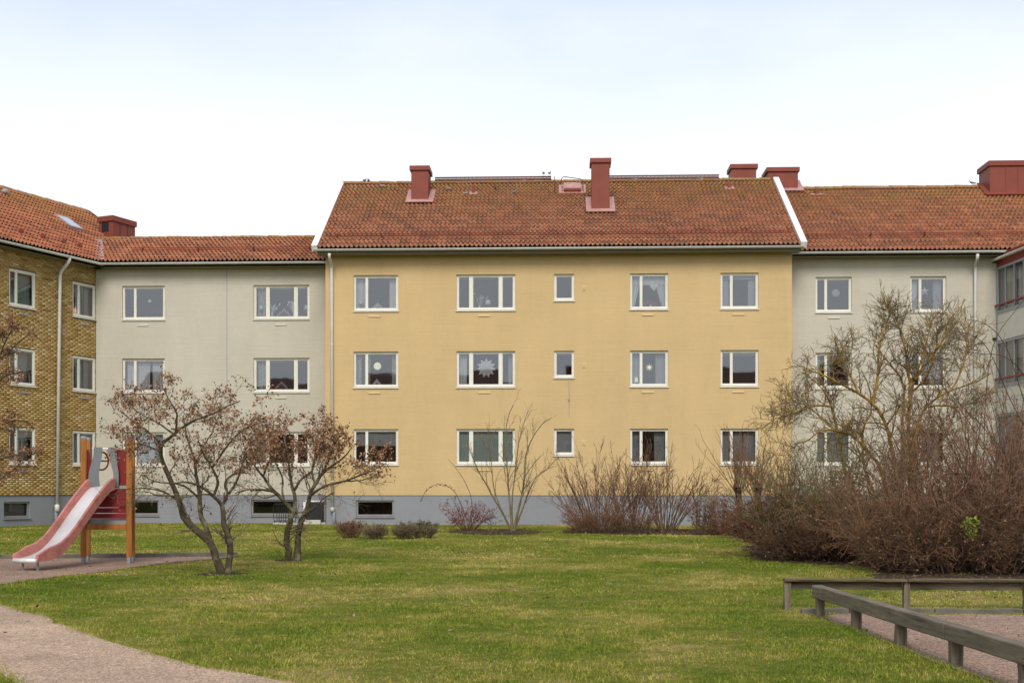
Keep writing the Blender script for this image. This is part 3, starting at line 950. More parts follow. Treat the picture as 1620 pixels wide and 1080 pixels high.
# roof of the wing: the ridge is found from where the photo shows it
def ridge_w(px, py):
    lo, hi = 2.0, 9.0
    for _ in range(40):
        w = (lo + hi) / 2
        P0 = BE - WN * w + np.array([0, 0, w * math.tan(BP)])
        # point of the ridge line seen at column px
        n = np.array([-WD[1], WD[0], 0.0]); r = ray(px, py)
        t = np.dot(P0 - EYE, n) / np.dot(r, n)
        q = EYE + r * t
        if q[2] > P0[2]: lo = w
        else: hi = w
    return w
BW = ridge_w(70, 318)
BRl = BE - WN * BW + np.array([0, 0, BW * math.tan(BP)])
rr_ = ray(139, 400); nn = np.array([-WD[1], WD[0], 0.0]); t = np.dot(BRl - EYE, nn) / np.dot(rr_, nn)
s_end = float(np.dot(EYE + rr_ * t - BRl, WD))              # far end of the ridge
SB = BW / math.cos(BP)
mb = MB()
A, Bq = BE + WD * bs0, BE + WD * s_end
mb.add([A, Bq, BRl + WD * s_end, BRl + WD * bs0, 2 * (BRl + WD * s_end) - Bq + [0, 0, -2 * BW * math.tan(BP)], 2 * (BRl + WD * bs0) - A + [0, 0, -2 * BW * math.tan(BP)]],
       [(0, 1, 2, 3), (3, 2, 4, 5), (1, 4, 2), (0, 3, 5)])
roofB = mb.build('roof', M['sheath'], B_)
def keepB(P):                                               # in front of the valley with the grey roof, or above its ridge
    return (np.dot(P - np.array([0, GE_Y, GE_Z]), NG) > -.03) | (P[:, 1] > GR_Y)
tile_field(B_, roofB, BE + WD * bs0 + WN * .05 + np.array([0, 0, -.03]), WD, UB, s_end - bs0, SB + .05, clip=keepB, seed=7)
ridge_tiles(roofB, BRl + WD * (bs0 + .1) + np.array([0, 0, .03]), BRl + WD * s_end + np.array([0, 0, .03]), 6)
mb = MB()
Pf, Pt = BRl + WD * s_end, BE + WD * s_end
mb.beam(Pf + NB * .05, Pt + NB * .05, .06, .16, NB); mb.build('verge_board', M['reddark'], roofB)
gutter(B_, BE + WD * bs0 + WN * .10 + [0, 0, -.055], VC + WN * .10 + [0, 0, -.055] + WD * .05)
mb = MB(); q = [FB.p(bs0, GE_Z - .18, 0), FB.p(0, GE_Z - .18, 0), FB.p(0, GE_Z - .18, .43), FB.p(bs0, GE_Z - .18, .43)]
mb.quad(*q); mb.build('soffit', M['soffit'], roofB)
# valley gutter of weathered sheet
n12 = np.cross(NG, NB); n12 /= np.linalg.norm(n12)
if n12[2] < 0: n12 = -n12
Lv = (GR_Z - GE_Z) / n12[2]
mb = MB()
for nn_, inp in ((NG, np.array([1.0, 0, 0])), (NB, -WD)):
    sd_ = np.cross(n12, nn_); sd_ /= np.linalg.norm(sd_)
    if np.dot(sd_, inp) < 0: sd_ = -sd_
    a0, a1 = VC - n12 * .03 + nn_ * .09, VC + n12 * Lv + nn_ * .09
    mb.quad(a0, a0 + sd_ * .17, a1 + sd_ * .17, a1)
mb.build('valley_gutter', simple('stained_sheet', (.34, .27, .25), .5, var=.35, scale=4), roofB)
# downpipe
d0 = plane_hit(110, 405, BE + WN * .10, WN); e0 = FB.px(91.5, 432); f0 = FB.px(87, 795)
downpipe(B_, rounded([d0, d0 + [0, 0, -.18], FB.p(e0[0], e0[1], .10), FB.p(e0[0], e0[1] - .4, .10), FB.p(f0[0], .62, .10)], .16), .058)
mb = MB(); mb.lathe(FB.p(f0[0], .62, .10), [(.05, -.16), (.085, -.13), (.085, .05), (.06, .09)], 10); mb.build('pipe_shoe', M['pipe'], B_, True)
downpipe(B_, [FB.p(f0[0], .5, .05), FB.p(f0[0], -.1, .05)], .055, M['plinth'], 'plinth_pipe')
def on_roofB(px, py): return plane_hit(px, py, BE, NB)
for (x, y) in ((30, 372), (65, 380), (98.5, 388), (123, 394)):   # snow-guard brackets
    p = on_roofB(x, y); mb = MB()
    mb.obox(p + NB * .13, WD * .014, UB * .09, NB * .12); mb.obox(p + NB * .1, WD * .05, UB * .015, NB * .05)
    mb.build('snow_guard_bracket', M['redmetal'], B_)
k1, k2, k3 = on_roofB(82, 343), on_roofB(112, 362), on_roofB(130, 366)
sc = on_roofB(108, 356)
mb = MB()
hs, hu = .34, .50
mb.obox(sc + NB * .11, WD * hs, UB * hu, NB * .035)
sk = mb.build('skylight', M['vent_metal'], B_, bevel=.01)
mb = MB(); mb.obox(sc + NB * .148, WD * (hs - .07), UB * (hu - .08), NB * .004)
sky_gl, nt_, bs_ = new_mat('skylight_glass'); bs_.inputs['Base Color'].default_value = (.85, .87, .9, 1); bs_.inputs['Roughness'].default_value = .05; bs_.inputs['Metallic'].default_value = .9
bs_.inputs['Coat Weight'].default_value = 1.0; bs_.inputs['Specular IOR Level'].default_value = 1.0
mb.build('pane', sky_gl, sk)
mb = MB(); mb.obox(sc - UB * (hu + .09) + NB * .09, WD * (hs + .06), UB * .07, NB * .01); mb.build('skylight_apron', M['redmetal'], sk)
p = on_roofB(8, 312); mb = MB()
mb.lathe(p, [(.05, -.05), (.05, .12), (.12, .14), (.14, .2), (.12, .27), (.06, .31), (0, .32)], 12); mb.build('vent_cowl', M['vent_metal'], B_, True)
# chimney on the wing roof, square to the wing
Pc = at(178, 345, 5.0)
Fw = Frame((Pc[0], Pc[1], 0), -WD)                           # its front looks along the wing towards the camera
zt = at(178, 340.5, 5.0)[2]
def find(fr, target, f):
    lo, hi = 0.0, 6.0
    for _ in range(40):
        m_ = (lo + hi) / 2; q = f(m_); dv = q - EYE
        dp = -ST * dv[0] + CT * dv[1]; x = 810 + FPX * (CT * dv[0] + ST * dv[1]) / dp
        if (x < target) == (fr > 0): lo = m_
        else: hi = m_
    return m_
ln = find(1, 214, lambda q: Fw.p(0, zt, -q)); wd = find(-1, 156.5, lambda q: Fw.p(-q, zt, 0))
cB = chimney(B_, Fw, -wd, 0, 0, -ln, GR_Z - 1.2, zt, .22, .05)
for q in (.33, .66):
    mb = MB(); mb.box(Fw, -.002, .018, GR_Z - 1.0, zt - .222, -ln * q + .012, -ln * q - .012); mb.build('standing_seam', M['reddark'], cB)
mb = MB(); mb.box(Fw, -wd * .78, -wd * .28, zt - .62, zt - .25, .006, -.01)
for k in range(6): mb.box(Fw, -wd * .78, -wd * .28, zt - .60 + k * .06, zt - .585 + k * .06, .012, .006)
mb.build('vent_grille', M['dark'], cB)

# ------------------------------------------------------------------ the grey building on the right
H_ = thing('apartment_building', (12, .95, 0), 'grey rendered building right of the yellow house behind bare shrubs', 'building')
FH = Frame((0, .95, 0), (0, -1))
hx0, hx1 = 8.1, 15.55
hc_ = [(FH.px(1290.5, 465)[0], FH.px(1347.5, 465)[0], 'two'), (FH.px(1440, 465)[0], FH.px(1497, 465)[0], 'two')]
holes = [(s0, s1, z0, z1) for (z0, z1) in ROWS for (s0, s1, k) in hc_]
wall(H_, FH, hx0, 20, PL, 9.5, holes, M['grey'])
FHp = Frame((0, .975, 0), (0, -1))
wall(H_, FHp, hx0, 20, -.6, PL, [], M['plinth'], 'plinth')
mb = MB(); mb.quad((hx0, 9.8, -.6), (20, 9.8, -.6), (20, 9.8, 9.5), (hx0, 9.8, 9.5)); mb.quad((20, .95, -.6), (20, 9.8, -.6), (20, 9.8, 9.5), (20, .95, 9.5))
mb.quad((hx0, .95, PL), (20, .95, PL), (20, .975, PL), (hx0, .975, PL)); mb.build('rear_wall', M['grey'], H_)
rooms(H_, FH, holes)
hdr = {(0, 0): [('b', .0, 1, CG, .04)], (0, 1): [('c', .02, .24, C), ('c', .72, .98, CG)], (1, 0): [('c', .02, .14, CP)], (1, 1): [('c', .6, .98, CG)],
       (2, 0): [('b', 0, 1, M['blind_green'], .9)], (2, 1): [('c', .1, .9, CG)]}
for r_, (z0, z1) in enumerate(ROWS):
    for c_, (s0, s1, k) in enumerate(hc_):
        window(H_, FH, s0, s1, z0, z1, k, drapes=hdr.get((r_, c_), ()))
        small_vent(H_, FH, (s0 + s1) / 2, z0 - .16, M['vent_grey'])
HE_Y, HE_Z = .45, at(1400, 396, .45)[2]
HP = PITCH
UH, NH = UY, NY
lo, hi = 3.0, 7.0
for _ in range(40):
    m_ = (lo + hi) / 2
    z_ = HE_Z + (m_ - HE_Y) * math.tan(HP)
    if at(1400, 299.5, m_)[2] > z_: lo = m_
    else: hi = m_
HR_Y, HR_Z = m_, HE_Z + (m_ - HE_Y) * math.tan(HP)
SH = (HR_Y - HE_Y) / math.cos(HP)
roofH = slab(H_, 8.2, 20.5, HE_Y, HE_Z, HR_Y, HR_Z, 0)
tile_field(H_, roofH, (8.35, HE_Y - .05, HE_Z - .04), (1, 0, 0), UH, 12.2, SH + .05, seed=9)
mb = MB(); mb.quad((8.1, HR_Y, HR_Z), (20.5, HR_Y, HR_Z), (20.5, 2 * HR_Y - HE_Y, HE_Z), (8.1, 2 * HR_Y - HE_Y, HE_Z)); mb.build('rear_slope', M['tile'], roofH)
ridge_tiles(roofH, (8.3, HR_Y, HR_Z + .03), (20.5, HR_Y, HR_Z + .03), 8)
gutter(H_, (8.22, HE_Y - .10, HE_Z - .06), (20.5, HE_Y - .10, HE_Z - .06))
mb = MB(); mb.quad((8.2, HE_Y, HE_Z - .18), (20.5, HE_Y, HE_Z - .18), (20.5, .95, HE_Z - .18), (8.2, .95, HE_Z - .18)); mb.build('soffit', M['soffit'], roofH)
def on_roofH(px, py): return plane_hit(px, py, (0, HE_Y, HE_Z), NH)
p = on_roofH(1400, 377)
snow_rail(roofH, (8.9, p[1], p[2]), (20.3, p[1], p[2]), UH, NH, 1.9)
c4, Fc, s0, s1, p = roof_chimney(H_, on_roofH, 1215, 1262.5, 305, 265, 1.1); apron(c4, p, s0, s1, UH, NH, 1.0, m=M['flash'])
mb = MB(); mb.box(Fc, s0 + .22, s0 + .24, p[2], Fc.px(1215, 273)[1], .015, -.002); mb.build('standing_seam', M['reddark'], c4)
c5, Fc, s0, s1, p = roof_chimney(H_, on_roofH, 1566, 1660, 311, 254.5, 1.2, cap=.2, seams=[Fc.px(x, 300)[0] for x in (1583.5, 1602.5, 1621)])
apron(c5, p, s0, s1, UH, NH, 1.1, side=.22, m=M['redmetal'])
p = on_roofH(1292.5, 312); mb = MB()
mb.box(Frame((p[0], p[1], 0), (0, -1)), -.06, .06, p[2] - .1, p[2] + .36, .0, -.12); vp = mb.build('vent_pipe', M['redmetal'], H_, bevel=.01)
mb = MB(); mb.obox(p + UH * .08 + NH * .085, np.array([.28, 0, 0]), UH * .06, NH * .012); mb.build('vent_flashing', M['flash'], vp)
a_ = at(1546.5, 402, HE_Y - .1); e_ = FH.px(1541.5, 420); f_ = FH.px(1541.5, 800)
downpipe(H_, rounded([a_, a_ + [0, 0, -.15], FH.p(e_[0], e_[1], .09), FH.p(e_[0], e_[1] - .3, .09), FH.p(f_[0], .3, .09)]), .055)
mb = MB()
for zz in (7.2, 4.4): mb.lathe(FH.p(f_[0], zz, .09), [(.056, 0), (.064, .005), (.064, .04), (.056, .045)], 10)
mb.build('pipe_bracket', M['pipe'], H_)

# ------------------------------------------------------------------ glazed balconies at the right edge
RD = np.array([.10755, -.9942, 0])                          # runs towards the camera
BC = np.array([at(1576.5, 600, .95)[0], .93, 0])
K_ = thing('balcony_bay', BC, 'stack of glazed balconies with red handrails at the right edge', 'balcony')
FK = Frame(BC, (-.9942, -.10755))
def zk(y): return at(1576.5, y, .95)[2]
KL, KD = 5.2, -1.7
white = simple('balcony_panel', (.62, .60, .53), .6, var=.05)
greym = simple('balcony_metal', (.30, .31, .33), .45, var=.05)
redr = simple('handrail_red', (.27, .04, .045), .4, var=.08)
lev = [(zk(424), zk(497), zk(541)), (zk(541), zk(613), zk(656)), (zk(656), zk(730), zk(771))]
for i, (zt_, zb_, zn) in enumerate(lev):
    mb = MB(); mb.box(FK, .04, KL, zn + .02, zb_ - .03, 0, -.05); mb.build('parapet_panel', white, K_)
    mb = MB(); mb.box(FK, .04, KL, zb_ - .03, zb_ + .10, .015, -.06); mb.box(FK, .04, KL, zt_ - .08, zt_ - .003, .015, -.06); mb.build('glazing_rail', greym, K_)
    mb = MB(); mb.box(FK, 0.06, KL, zn - .10, zn + .018, -.06, KD); mb.build('balcony_floor', white, K_)
    s = .62
    s_prev = .09
    while s < KL + .1:
        mb = MB(); mb.quad(FK.p(s_prev, zb_ + .1, -.03), FK.p(s, zb_ + .1, -.03), FK.p(s, zt_ - .08, -.03), FK.p(s_prev, zt_ - .08, -.03)); mb.build('pane', M['glass'], K_)
        mb = MB(); mb.box(FK, s - .025, s + .025, zb_ + .1, zt_ - .08, .004, -.05); mb.build('mullion', greym, K_)
        s_prev = s; s += .62 if s < 1 else .66
    mb = MB(); zr = zb_ + .27; mb.box(FK, -.14, KL, zr, zr + .05, .07, .02); mb.build('handrail', redr, K_)
    mb = MB(); mb.box(FK, .15, KL, zt_ - .55 - .1 * i, zt_ - .1, -.28, -.29); mb.build('roller_blind', M['blind_cream'], K_)
    for q in (.35, 1.15, 2.2):
        curtain(FK, K_, q, q + .32, zb_ - .5, zt_ - .1, -.40, M['blind_cream'])
mb = MB(); mb.box(FK, 0, .09, 0, zk(424), .02, -.1); mb.build('corner_post', greym, K_)
mb = MB(); mb.quad(FK.p(0, 0, KD), FK.p(KL, 0, KD), FK.p(KL, 9.4, KD), FK.p(0, 9.4, KD)); mb.build('back_wall', M['interior'], K_)
mb = MB(); mb.box(FK, .0, KL, zk(424) + .002, zk(402) - .02, .0, KD - .1); mb.build('fascia', M['redmetal'], K_)
gk = gutter(K_, FK.p(-.02, zk(411), .12), FK.p(KL, zk(411), .12))
for y in (414, 536):
    mb = MB(); z = zk(y); mb.box(FK, -.12, .05, z - .03, z + .03, .12, .03); mb.box(FK, -.05, .0, z - .045, z + .045, .14, .02); mb.build('wall_bracket', M['dark'], K_)

# ------------------------------------------------------------------ basement stair with iron railing
sb = at(470, 831, 1.2)
S_ = thing('basement_stair', (sb[0], 1.2, 0), 'sunken basement stair with black iron railings below the grey building', 'stair')
FS = Frame((0, .55, 0), (0, -1))
def sx(x, y=815): return FS.px(x, y)[0]
mb = MB(); mb.box(FS, sx(481), sx(507), -.2, FS.px(480, 822)[1], 0, -.12); mb.build('kerb_block', M['concrete'], S_, bevel=.01)
mb = MB(); mb.box(FS, sx(433), sx(481) - .01, -.2, .045, .1, -.25); mb.box(FS, sx(507) + .01, sx(515), -.2, .06, 0, -.2); mb.build('kerb', M['concrete'], S_, bevel=.01)
mb = MB(); mb.box(FGp, FGp.px(484, 810)[0], FGp.px(512, 810)[0], -.3, .78, .012, -.05); mb.build('basement_door', M['dark'], S_)
mb = MB(); mb.box(FGp, FGp.px(480, 810)[0], FGp.px(484, 810)[0] - .002, -.3, .82, .03, -.05); mb.box(FGp, FGp.px(480, 810)[0], FGp.px(512, 810)[0], .785, .83, .03, -.05); mb.build('door_frame', M['white'], S_)
def railing(x0, x1, base=.05):
    zt_ = FS.px(x0, 796)[1]
    mb = MB()
    a, c = sx(x0), sx(x1)
    mb.box(FS, a, c, zt_ - .03, zt_, -.04, -.07); mb.box(FS, a, c, .10, .13, -.04, -.07)
    mb.build('rail', M['dark'], S_)
    n = max(3, int((c - a) / .075))
    for k in range(n + 1):
        s = a + (c - a) * k / n
        mb = MB()
        bow = .05 if k in (0, n) else 0
        sg = -1 if k == 0 else 1
        mb.tube([FS.p(s, base if k in (0, n) else .11, -.055), FS.p(s + sg * bow, .35, -.055), FS.p(s + sg * bow, .6, -.055), FS.p(s, zt_ - .01, -.055)], .012, 5)
        mb.build('baluster', M['dark'], S_)
railing(434, 466, -.02); railing(506, 515, -.02)
# ------------------------------------------------------------------ ground
def grass_colour(nt, dark=1.0):
    """patchy winter lawn: fresh green, moss, straw"""
    big = noise(nt, .33, 4, .6)
    mid = noise(nt, 2.9, 6, .7)
    fine = noise(nt, 15, 4, .7)
    f = math_(nt, 'ADD', math_(nt, 'MULTIPLY', big, .50), math_(nt, 'ADD', math_(nt, 'MULTIPLY', mid, .36), math_(nt, 'MULTIPLY', fine, .30)))
    k = dark
    mud = ramp(nt, noise(nt, 3.7, 6, .75), [(.66, 0.0), (.76, .8)])
    return mixc(nt, mud, ramp(nt, f, [(.42, np.array((.075, .110, .008)) * k), (.51, np.array((.125, .172, .014)) * k), (.59, np.array((.212, .217, .032)) * k), (.68, np.array((.39, .315, .10)) * k)]), np.array((.115, .085, .045)) * k)
mG, nt, bs = new_mat('lawn')
nt.links.new(grass_colour(nt, .78), bs.inputs['Base Color'])
bs.inputs['Roughness'].default_value = .95; bs.inputs['Specular IOR Level'].default_value = .1
bump(nt, bs, noise(nt, 30, 5, .7), .9, .05)
mBl, nt, bs = new_mat('grass_blades')
a_ = nd(nt, 'Attribute', attribute_name='trand')
c = mixc(nt, .75, grass_colour(nt, 1.32), ramp(nt, a_.outputs['Fac'], [(0, (.35, .42, .25)), (.5, (.95, .95, .85)), (.85, (1.0, 1.0, .9)), (1, (1.25, 1.1, .9))]), 'MULTIPLY')
nt.links.new(c, bs.inputs['Base Color']); bs.inputs['Roughness'].default_value = .7; bs.inputs['Specular IOR Level'].default_value = .2
V = []
ys = [-500, -45, -20, 0, 15, 900]
for y in ys: V += [(-900, y, float(gz(y))), (900, y, float(gz(y)))]
g = mesh_obj('ground', V, [(2 * i, 2 * i + 1, 2 * i + 3, 2 * i + 2) for i in range(len(ys) - 1)], mG)
tag(g, kind='structure')

def gravel_mat(name, c1, c2, c3, sc):
    m, nt, bs = new_mat(name)
    vor = nd(nt, 'TexVoronoi'); vor.inputs['Scale'].default_value = sc
    nt.links.new(pos(nt), vor.inputs['Vector'])
    c = ramp(nt, vor.outputs['Color'], [(.15, c1), (.5, c2), (.85, c3)])
    big = ramp(nt, noise(nt, .9, 5, .65), [(.3, .72), (.7, 1.08)])
    c = mixc(nt, 1.0, c, big, 'MULTIPLY')
    c = mixc(nt, .7, c, ramp(nt, noise(nt, 6, 5, .7), [(.3, .72), (.65, 1.0)]), 'MULTIPLY')
    nt.links.new(c, bs.inputs['Base Color']); bs.inputs['Roughness'].default_value = .95; bs.inputs['Specular IOR Level'].default_value = .2
    bump(nt, bs, vor.outputs['Distance'], .8, .012)
    return m
mPath = gravel_mat('path_grit', (.33, .205, .135), (.56, .39, .275), (.74, .565, .425), 75)
mSand = gravel_mat('play_sand', (.21, .125, .085), (.37, .24, .175), (.50, .36, .28), 60)
mSoil = gravel_mat('leafy_soil', (.03, .018, .010), (.065, .04, .024), (.11, .07, .04), 25)

def sheet(name, poly, m, dz, jag=.05, seed=0, step=.18):
    """ground sheet with a ragged outline"""
    r = np.random.default_rng(seed)
    P = []
    n = len(poly)
    for i in range(n):
        a, b = np.array(poly[i][:2], float), np.array(poly[(i + 1) % n][:2], float)
        k = max(1, int(np.linalg.norm(b - a) / step))
        for j in range(k):
            q = a + (b - a) * j / k
            P.append(q)
    P = np.array(P)
    off = r.normal(0, jag * 2.6, P.shape)
    for _ in range(2): off = (np.roll(off, 1, 0) + off * 2 + np.roll(off, -1, 0)) / 4
    P = P + off
    # split at y = -45 not needed: the slope is one plane over the yard
    V = np.column_stack([P, gz(P[:, 1]) + dz])
    o = mesh_obj(name, V, [tuple(range(len(V)))], m)
    tag(o, kind='structure')
    return P

gp_ = lambda x, y: ground(x, y)[:2]
path_poly = [gp_(0, 953) + [-6, 1.6], gp_(0, 956), gp_(60, 972), gp_(110, 992), gp_(160, 1011), gp_(230, 1030), gp_(290, 1046), gp_(370, 1062), gp_(440, 1077), gp_(440, 1077) + [2.2, -.9], gp_(440, 1077) + [5.0, -2.6],
             gp_(440, 1077) + [4.0, -5.0], gp_(60, 1092) + [.3, -.5], gp_(35, 1078), gp_(0, 1058), gp_(0, 1058) + [-6, 2.0]]
path_P = sheet('path', path_poly, mPath, .010, .03, 1)
sand_poly = [gp_(0, 884) + [-4, -.3], gp_(0, 884), gp_(120, 883), gp_(240, 881.5), gp_(325, 880.5), gp_(372, 880), gp_(345, 884.5), gp_(290, 889), gp_(230, 895), gp_(160, 904), gp_(90, 913), gp_(0, 924), gp_(0, 924) + [-4, -.6]]
sand_P = sheet('play_sand', sand_poly, mSand, .008, .02, 2)
box_poly = [gp_(1275, 973) + [0, -.05], gp_(1330, 971.5), gp_(1450, 972), gp_(1620, 973), gp_(1620, 973) + [4, 0], (9.0, -36.0), (3.62, -36.0), gp_(1560, 1080), gp_(1500, 1058), gp_(1430, 1030), gp_(1380, 1008), gp_(1318, 985)]
box_P = sheet('sand_pit', box_poly, mSand, .009, .025, 3)
bed_poly = [gp_(880, 843.5), gp_(1000, 845), gp_(1110, 845), gp_(1190, 849), gp_(1240, 852), gp_(1240, 838), gp_(1000, 836.5), gp_(900, 837.5)]
bed_P = sheet('planting_bed', bed_poly, mSoil, .010, .08, 4)
bed2_poly = [gp_(1180, 868), gp_(1210, 884), gp_(1290, 893), gp_(1365, 896), gp_(1395, 912), (4.9, -24.5), (12.0, -24.5), (14, -15), (9, -11), (5.2, -12)]
bed2_P = sheet('planting_bed', bed2_poly, mSoil, .008, .12, 5)
bed3_poly = [gp_(690, 841), gp_(740, 845), gp_(830, 845.5), gp_(880, 841), gp_(830, 837), gp_(730, 837)]
bed3_P = sheet('planting_bed', bed3_poly, mSoil, .006, .10, 6)
rings = []
for k, (x, y, rx) in enumerate(((358, 907, .42), (464, 886, .40))):  # bare soil round the two tree feet
    q = gp_(x, y)
    rings.append(sheet('bare_soil', [q + [rx * math.cos(t), rx * .75 * math.sin(t)] for t in np.linspace(0, 6.28, 14)[:-1]], mSoil, .006, .06, 7 + k))

def inside(P, poly):
    x, y = P[:, 0], P[:, 1]
    res = np.zeros(len(P), bool)
    n = len(poly); j = n - 1
    for i in range(n):
        xi, yi, xj, yj = poly[i][0], poly[i][1], poly[j][0], poly[j][1]
        c = ((yi > y) != (yj > y)) & (x < (xj - xi) * (y - yi) / (yj - yi + 1e-12) + xi)
        res ^= c; j = i
    return res

def blades(name, y0, y1, dens, w, h, seed):
    r = np.random.default_rng(seed)
    d0, d1 = y0 - CAM_Y, y1 - CAM_Y
    xw = lambda d: .47 * d + 2.5
    W = xw(d1)
    n = int(dens * (d1 - d0) * 2 * W)
    P = np.column_stack([r.uniform(-W, W, n), r.uniform(y0, y1, n)])
    P = P[np.abs(P[:, 0] + .03 * (P[:, 1] - CAM_Y)) < xw(P[:, 1] - CAM_Y)]
    # hard surfaces stay free, apart from tufts that creep over the edge
    Pq, P = P, P + r.normal(0, .07, P.shape)                  # ragged turf edge
    bad = inside(P, path_P) | inside(P, sand_P) | inside(P, box_P) | inside(P, bed_P) | inside(P, rings[0]) | inside(P, rings[1])
    sparse = inside(P, bed2_P) | inside(P, bed3_P)
    P = Pq
    u = r.uniform(0, 1, len(P))
    P = P[(~bad & ~sparse) | (sparse & (u < .10)) | (bad & (u < .006))]
    # longer, uncut tufts along every hard edge
    ed = []
    for poly, k in ((path_P, 26), (sand_P, 14), (box_P, 26)):
        seg = np.roll(poly, -1, 0) - poly
        m = int(k * dens / 500) + 2
        t = r.uniform(0, 1, (len(poly), m, 1))
        e = (poly[:, None] + seg[:, None] * t).reshape(-1, 2) + r.normal(0, .045, (len(poly) * m, 2))
        e = e[(e[:, 1] > y0) & (e[:, 1] < y1) & (np.abs(e[:, 0]) < W)]
        ed.append(e)
    ed = np.concatenate(ed); ne = len(ed)
    P = np.concatenate([P, ed])
    n = len(P)
    # tufty growth
    tuft = .75 + .35 * np.sin(P[:, 0] * 2.3 + 1.7 * np.sin(P[:, 1] * 1.9)) * np.sin(P[:, 1] * 2.7 + .6 * np.sin(P[:, 0] * 3.1))
    H = h * r.uniform(.45, 1.3, n) * tuft
    if ne: H[-ne:] *= 1.35
    an = r.uniform(0, 2 * math.pi, n)
    ax = np.column_stack([np.cos(an), np.sin(an), np.zeros(n)])
    B = np.column_stack([P, gz(P[:, 1]) - .004])
    le = r.normal(0, .55, (n, 2)) * H[:, None]
    T = B + np.column_stack([le, H])
    ww = w * r.uniform(.6, 1.4, n)
    V = np.stack([B - ax * ww[:, None] / 2, B + ax * ww[:, None] / 2, T], 1).reshape(-1, 3)
    F = np.arange(3 * n).reshape(-1, 3)
    o = mesh_obj(name, V, F, mBl)
    attr(o, 'trand', np.repeat(r.uniform(0, 1, n), 3))
    return tag(o, kind='stuff')
blades('lawn_grass', -34.0, -27.0, 1900, .008, .034, 21)
blades('lawn_grass', -27.0, -18.0, 620, .012, .036, 22)
blades('lawn_grass', -18.0, 1.0, 150, .024, .042, 23)

# fallen leaves
def leaf_quads(C, size, r, flat=False, droop=0.0):
    """small folded leaves at the points C"""
    n = len(C)
    a = r.normal(0, 1, (n, 3)); a[:, 2] -= droop
    if flat: a[:, 2] *= .25
    a /= np.linalg.norm(a, axis=1)[:, None]
    b = np.cross(a, r.normal(0, 1, (n, 3))); b /= np.linalg.norm(b, axis=1)[:, None] + 1e-9
    if flat:
        b = np.cross(a, np.column_stack([r.normal(0, .25, (n, 2)), np.ones(n)])); b /= np.linalg.norm(b, axis=1)[:, None]
    s = (size * r.uniform(.6, 1.35, n))[:, None]
    c = np.cross(a, b)
    V = np.stack([C, C + a * s * .5 + b * s * .30 + c * s * .08, C + a * s, C + a * s * .5 - b * s * .30 + c * s * .08], 1)
    return V.reshape(-1, 3), np.arange(4 * n).reshape(-1, 4)
def leaf_mat(name, stops):
    m, nt, bs = new_mat(name)
    a = nd(nt, 'Attribute', attribute_name='trand')
    nt.links.new(ramp(nt, a.outputs['Fac'], stops), bs.inputs['Base Color'])
    bs.inputs['Roughness'].default_value = .75; bs.inputs['Specular IOR Level'].default_value = .25
    return m
mDry = leaf_mat('dry_leaves', [(0, (.12, .054, .028)), (.45, (.25, .118, .060)), (.8, (.36, .185, .10)), (1, (.46, .28, .17))])
mLitter = leaf_mat('leaf_litter', [(0, (.05, .025, .015)), (.5, (.13, .07, .035)), (.85, (.22, .13, .07)), (1, (.33, .27, .20))])
r = np.random.default_rng(31)
pts = []
for poly, n, grow in ((bed_P, 1500, 0), (bed2_P, 5000, 0), (bed3_P, 300, 0)):
    lo, hi = poly.min(0), poly.max(0)
    q = r.uniform(lo - .4, hi + .4, (n * 3, 2)); q = q[inside(q, poly)][:n]; pts.append(q)
pts.append(np.column_stack([r.uniform(-10, 12, 1500), r.uniform(-31, -2, 1500)]))
pts.append(np.column_stack([r.normal(-5.3, 1.2, 160), r.normal(-21, 1.6, 160)]))
pts.append(np.column_stack([r.normal(5.4, .8, 90), r.normal(-25.3, .5, 90)]))
q = np.concatenate(pts)
Vq, Fq = leaf_quads(np.column_stack([q, gz(q[:, 1]) + .022]), .055, r, True)
o = mesh_obj('fallen_leaves', Vq, Fq, mLitter); attr(o, 'trand', np.repeat(r.uniform(0, 1, len(q)), 4)); tag(o, 'brown fallen leaves on the beds and lawn', None, None, 'stuff')

# ------------------------------------------------------------------ timber: edging boards and low fences
def wood(name, c, c2, rough=.85, sc=2.0, stretch=(1, 1, 1)):
    m, nt, bs = new_mat(name)
    tc = nd(nt, 'TexCoord'); mp = nd(nt, 'Mapping'); mp.inputs['Scale'].default_value = (.9, 14, 14)
    nt.links.new(tc.outputs['Object'], mp.inputs[0])
    g1 = noise(nt, sc, 6, .7, vec=mp.outputs[0])
    base = ramp(nt, g1, [(.28, c), (.72, c2)])
    sp = noise(nt, 3.2, 5, .65)
    base = mixc(nt, .8, base, ramp(nt, sp, [(.30, .55), (.62, 1.0)]), 'MULTIPLY')
    mp2 = nd(nt, 'Mapping'); mp2.inputs['Scale'].default_value = (.7, 26, 26)
    nt.links.new(tc.outputs['Object'], mp2.inputs[0])
    crack = noise(nt, 1.5, 3, .5, vec=mp2.outputs[0])
    base = mixc(nt, 1.0, base, ramp(nt, crack, [(.30, .35), (.37, 1.0)]), 'MULTIPLY')
    green = ramp(nt, noise(nt, 1.6, 4, .6), [(.45, 0.0), (.72, .55)])
    base = mixc(nt, green, base, (.085, .085, .045))
    nt.links.new(base, bs.inputs['Base Color']); bs.inputs['Roughness'].default_value = rough; bs.inputs['Specular IOR Level'].default_value = .25
    bump(nt, bs, g1, .6, .006)
    return m
mWood = wood('weathered_timber', (.080, .060, .040), (.32, .26, .19))
mWoodT = wood('weathered_brown_timber', (.075, .050, .028), (.20, .145, .085))
mEdge = simple('edging_board', (.13, .115, .095), .9, var=.3, scale=4, bscale=20)

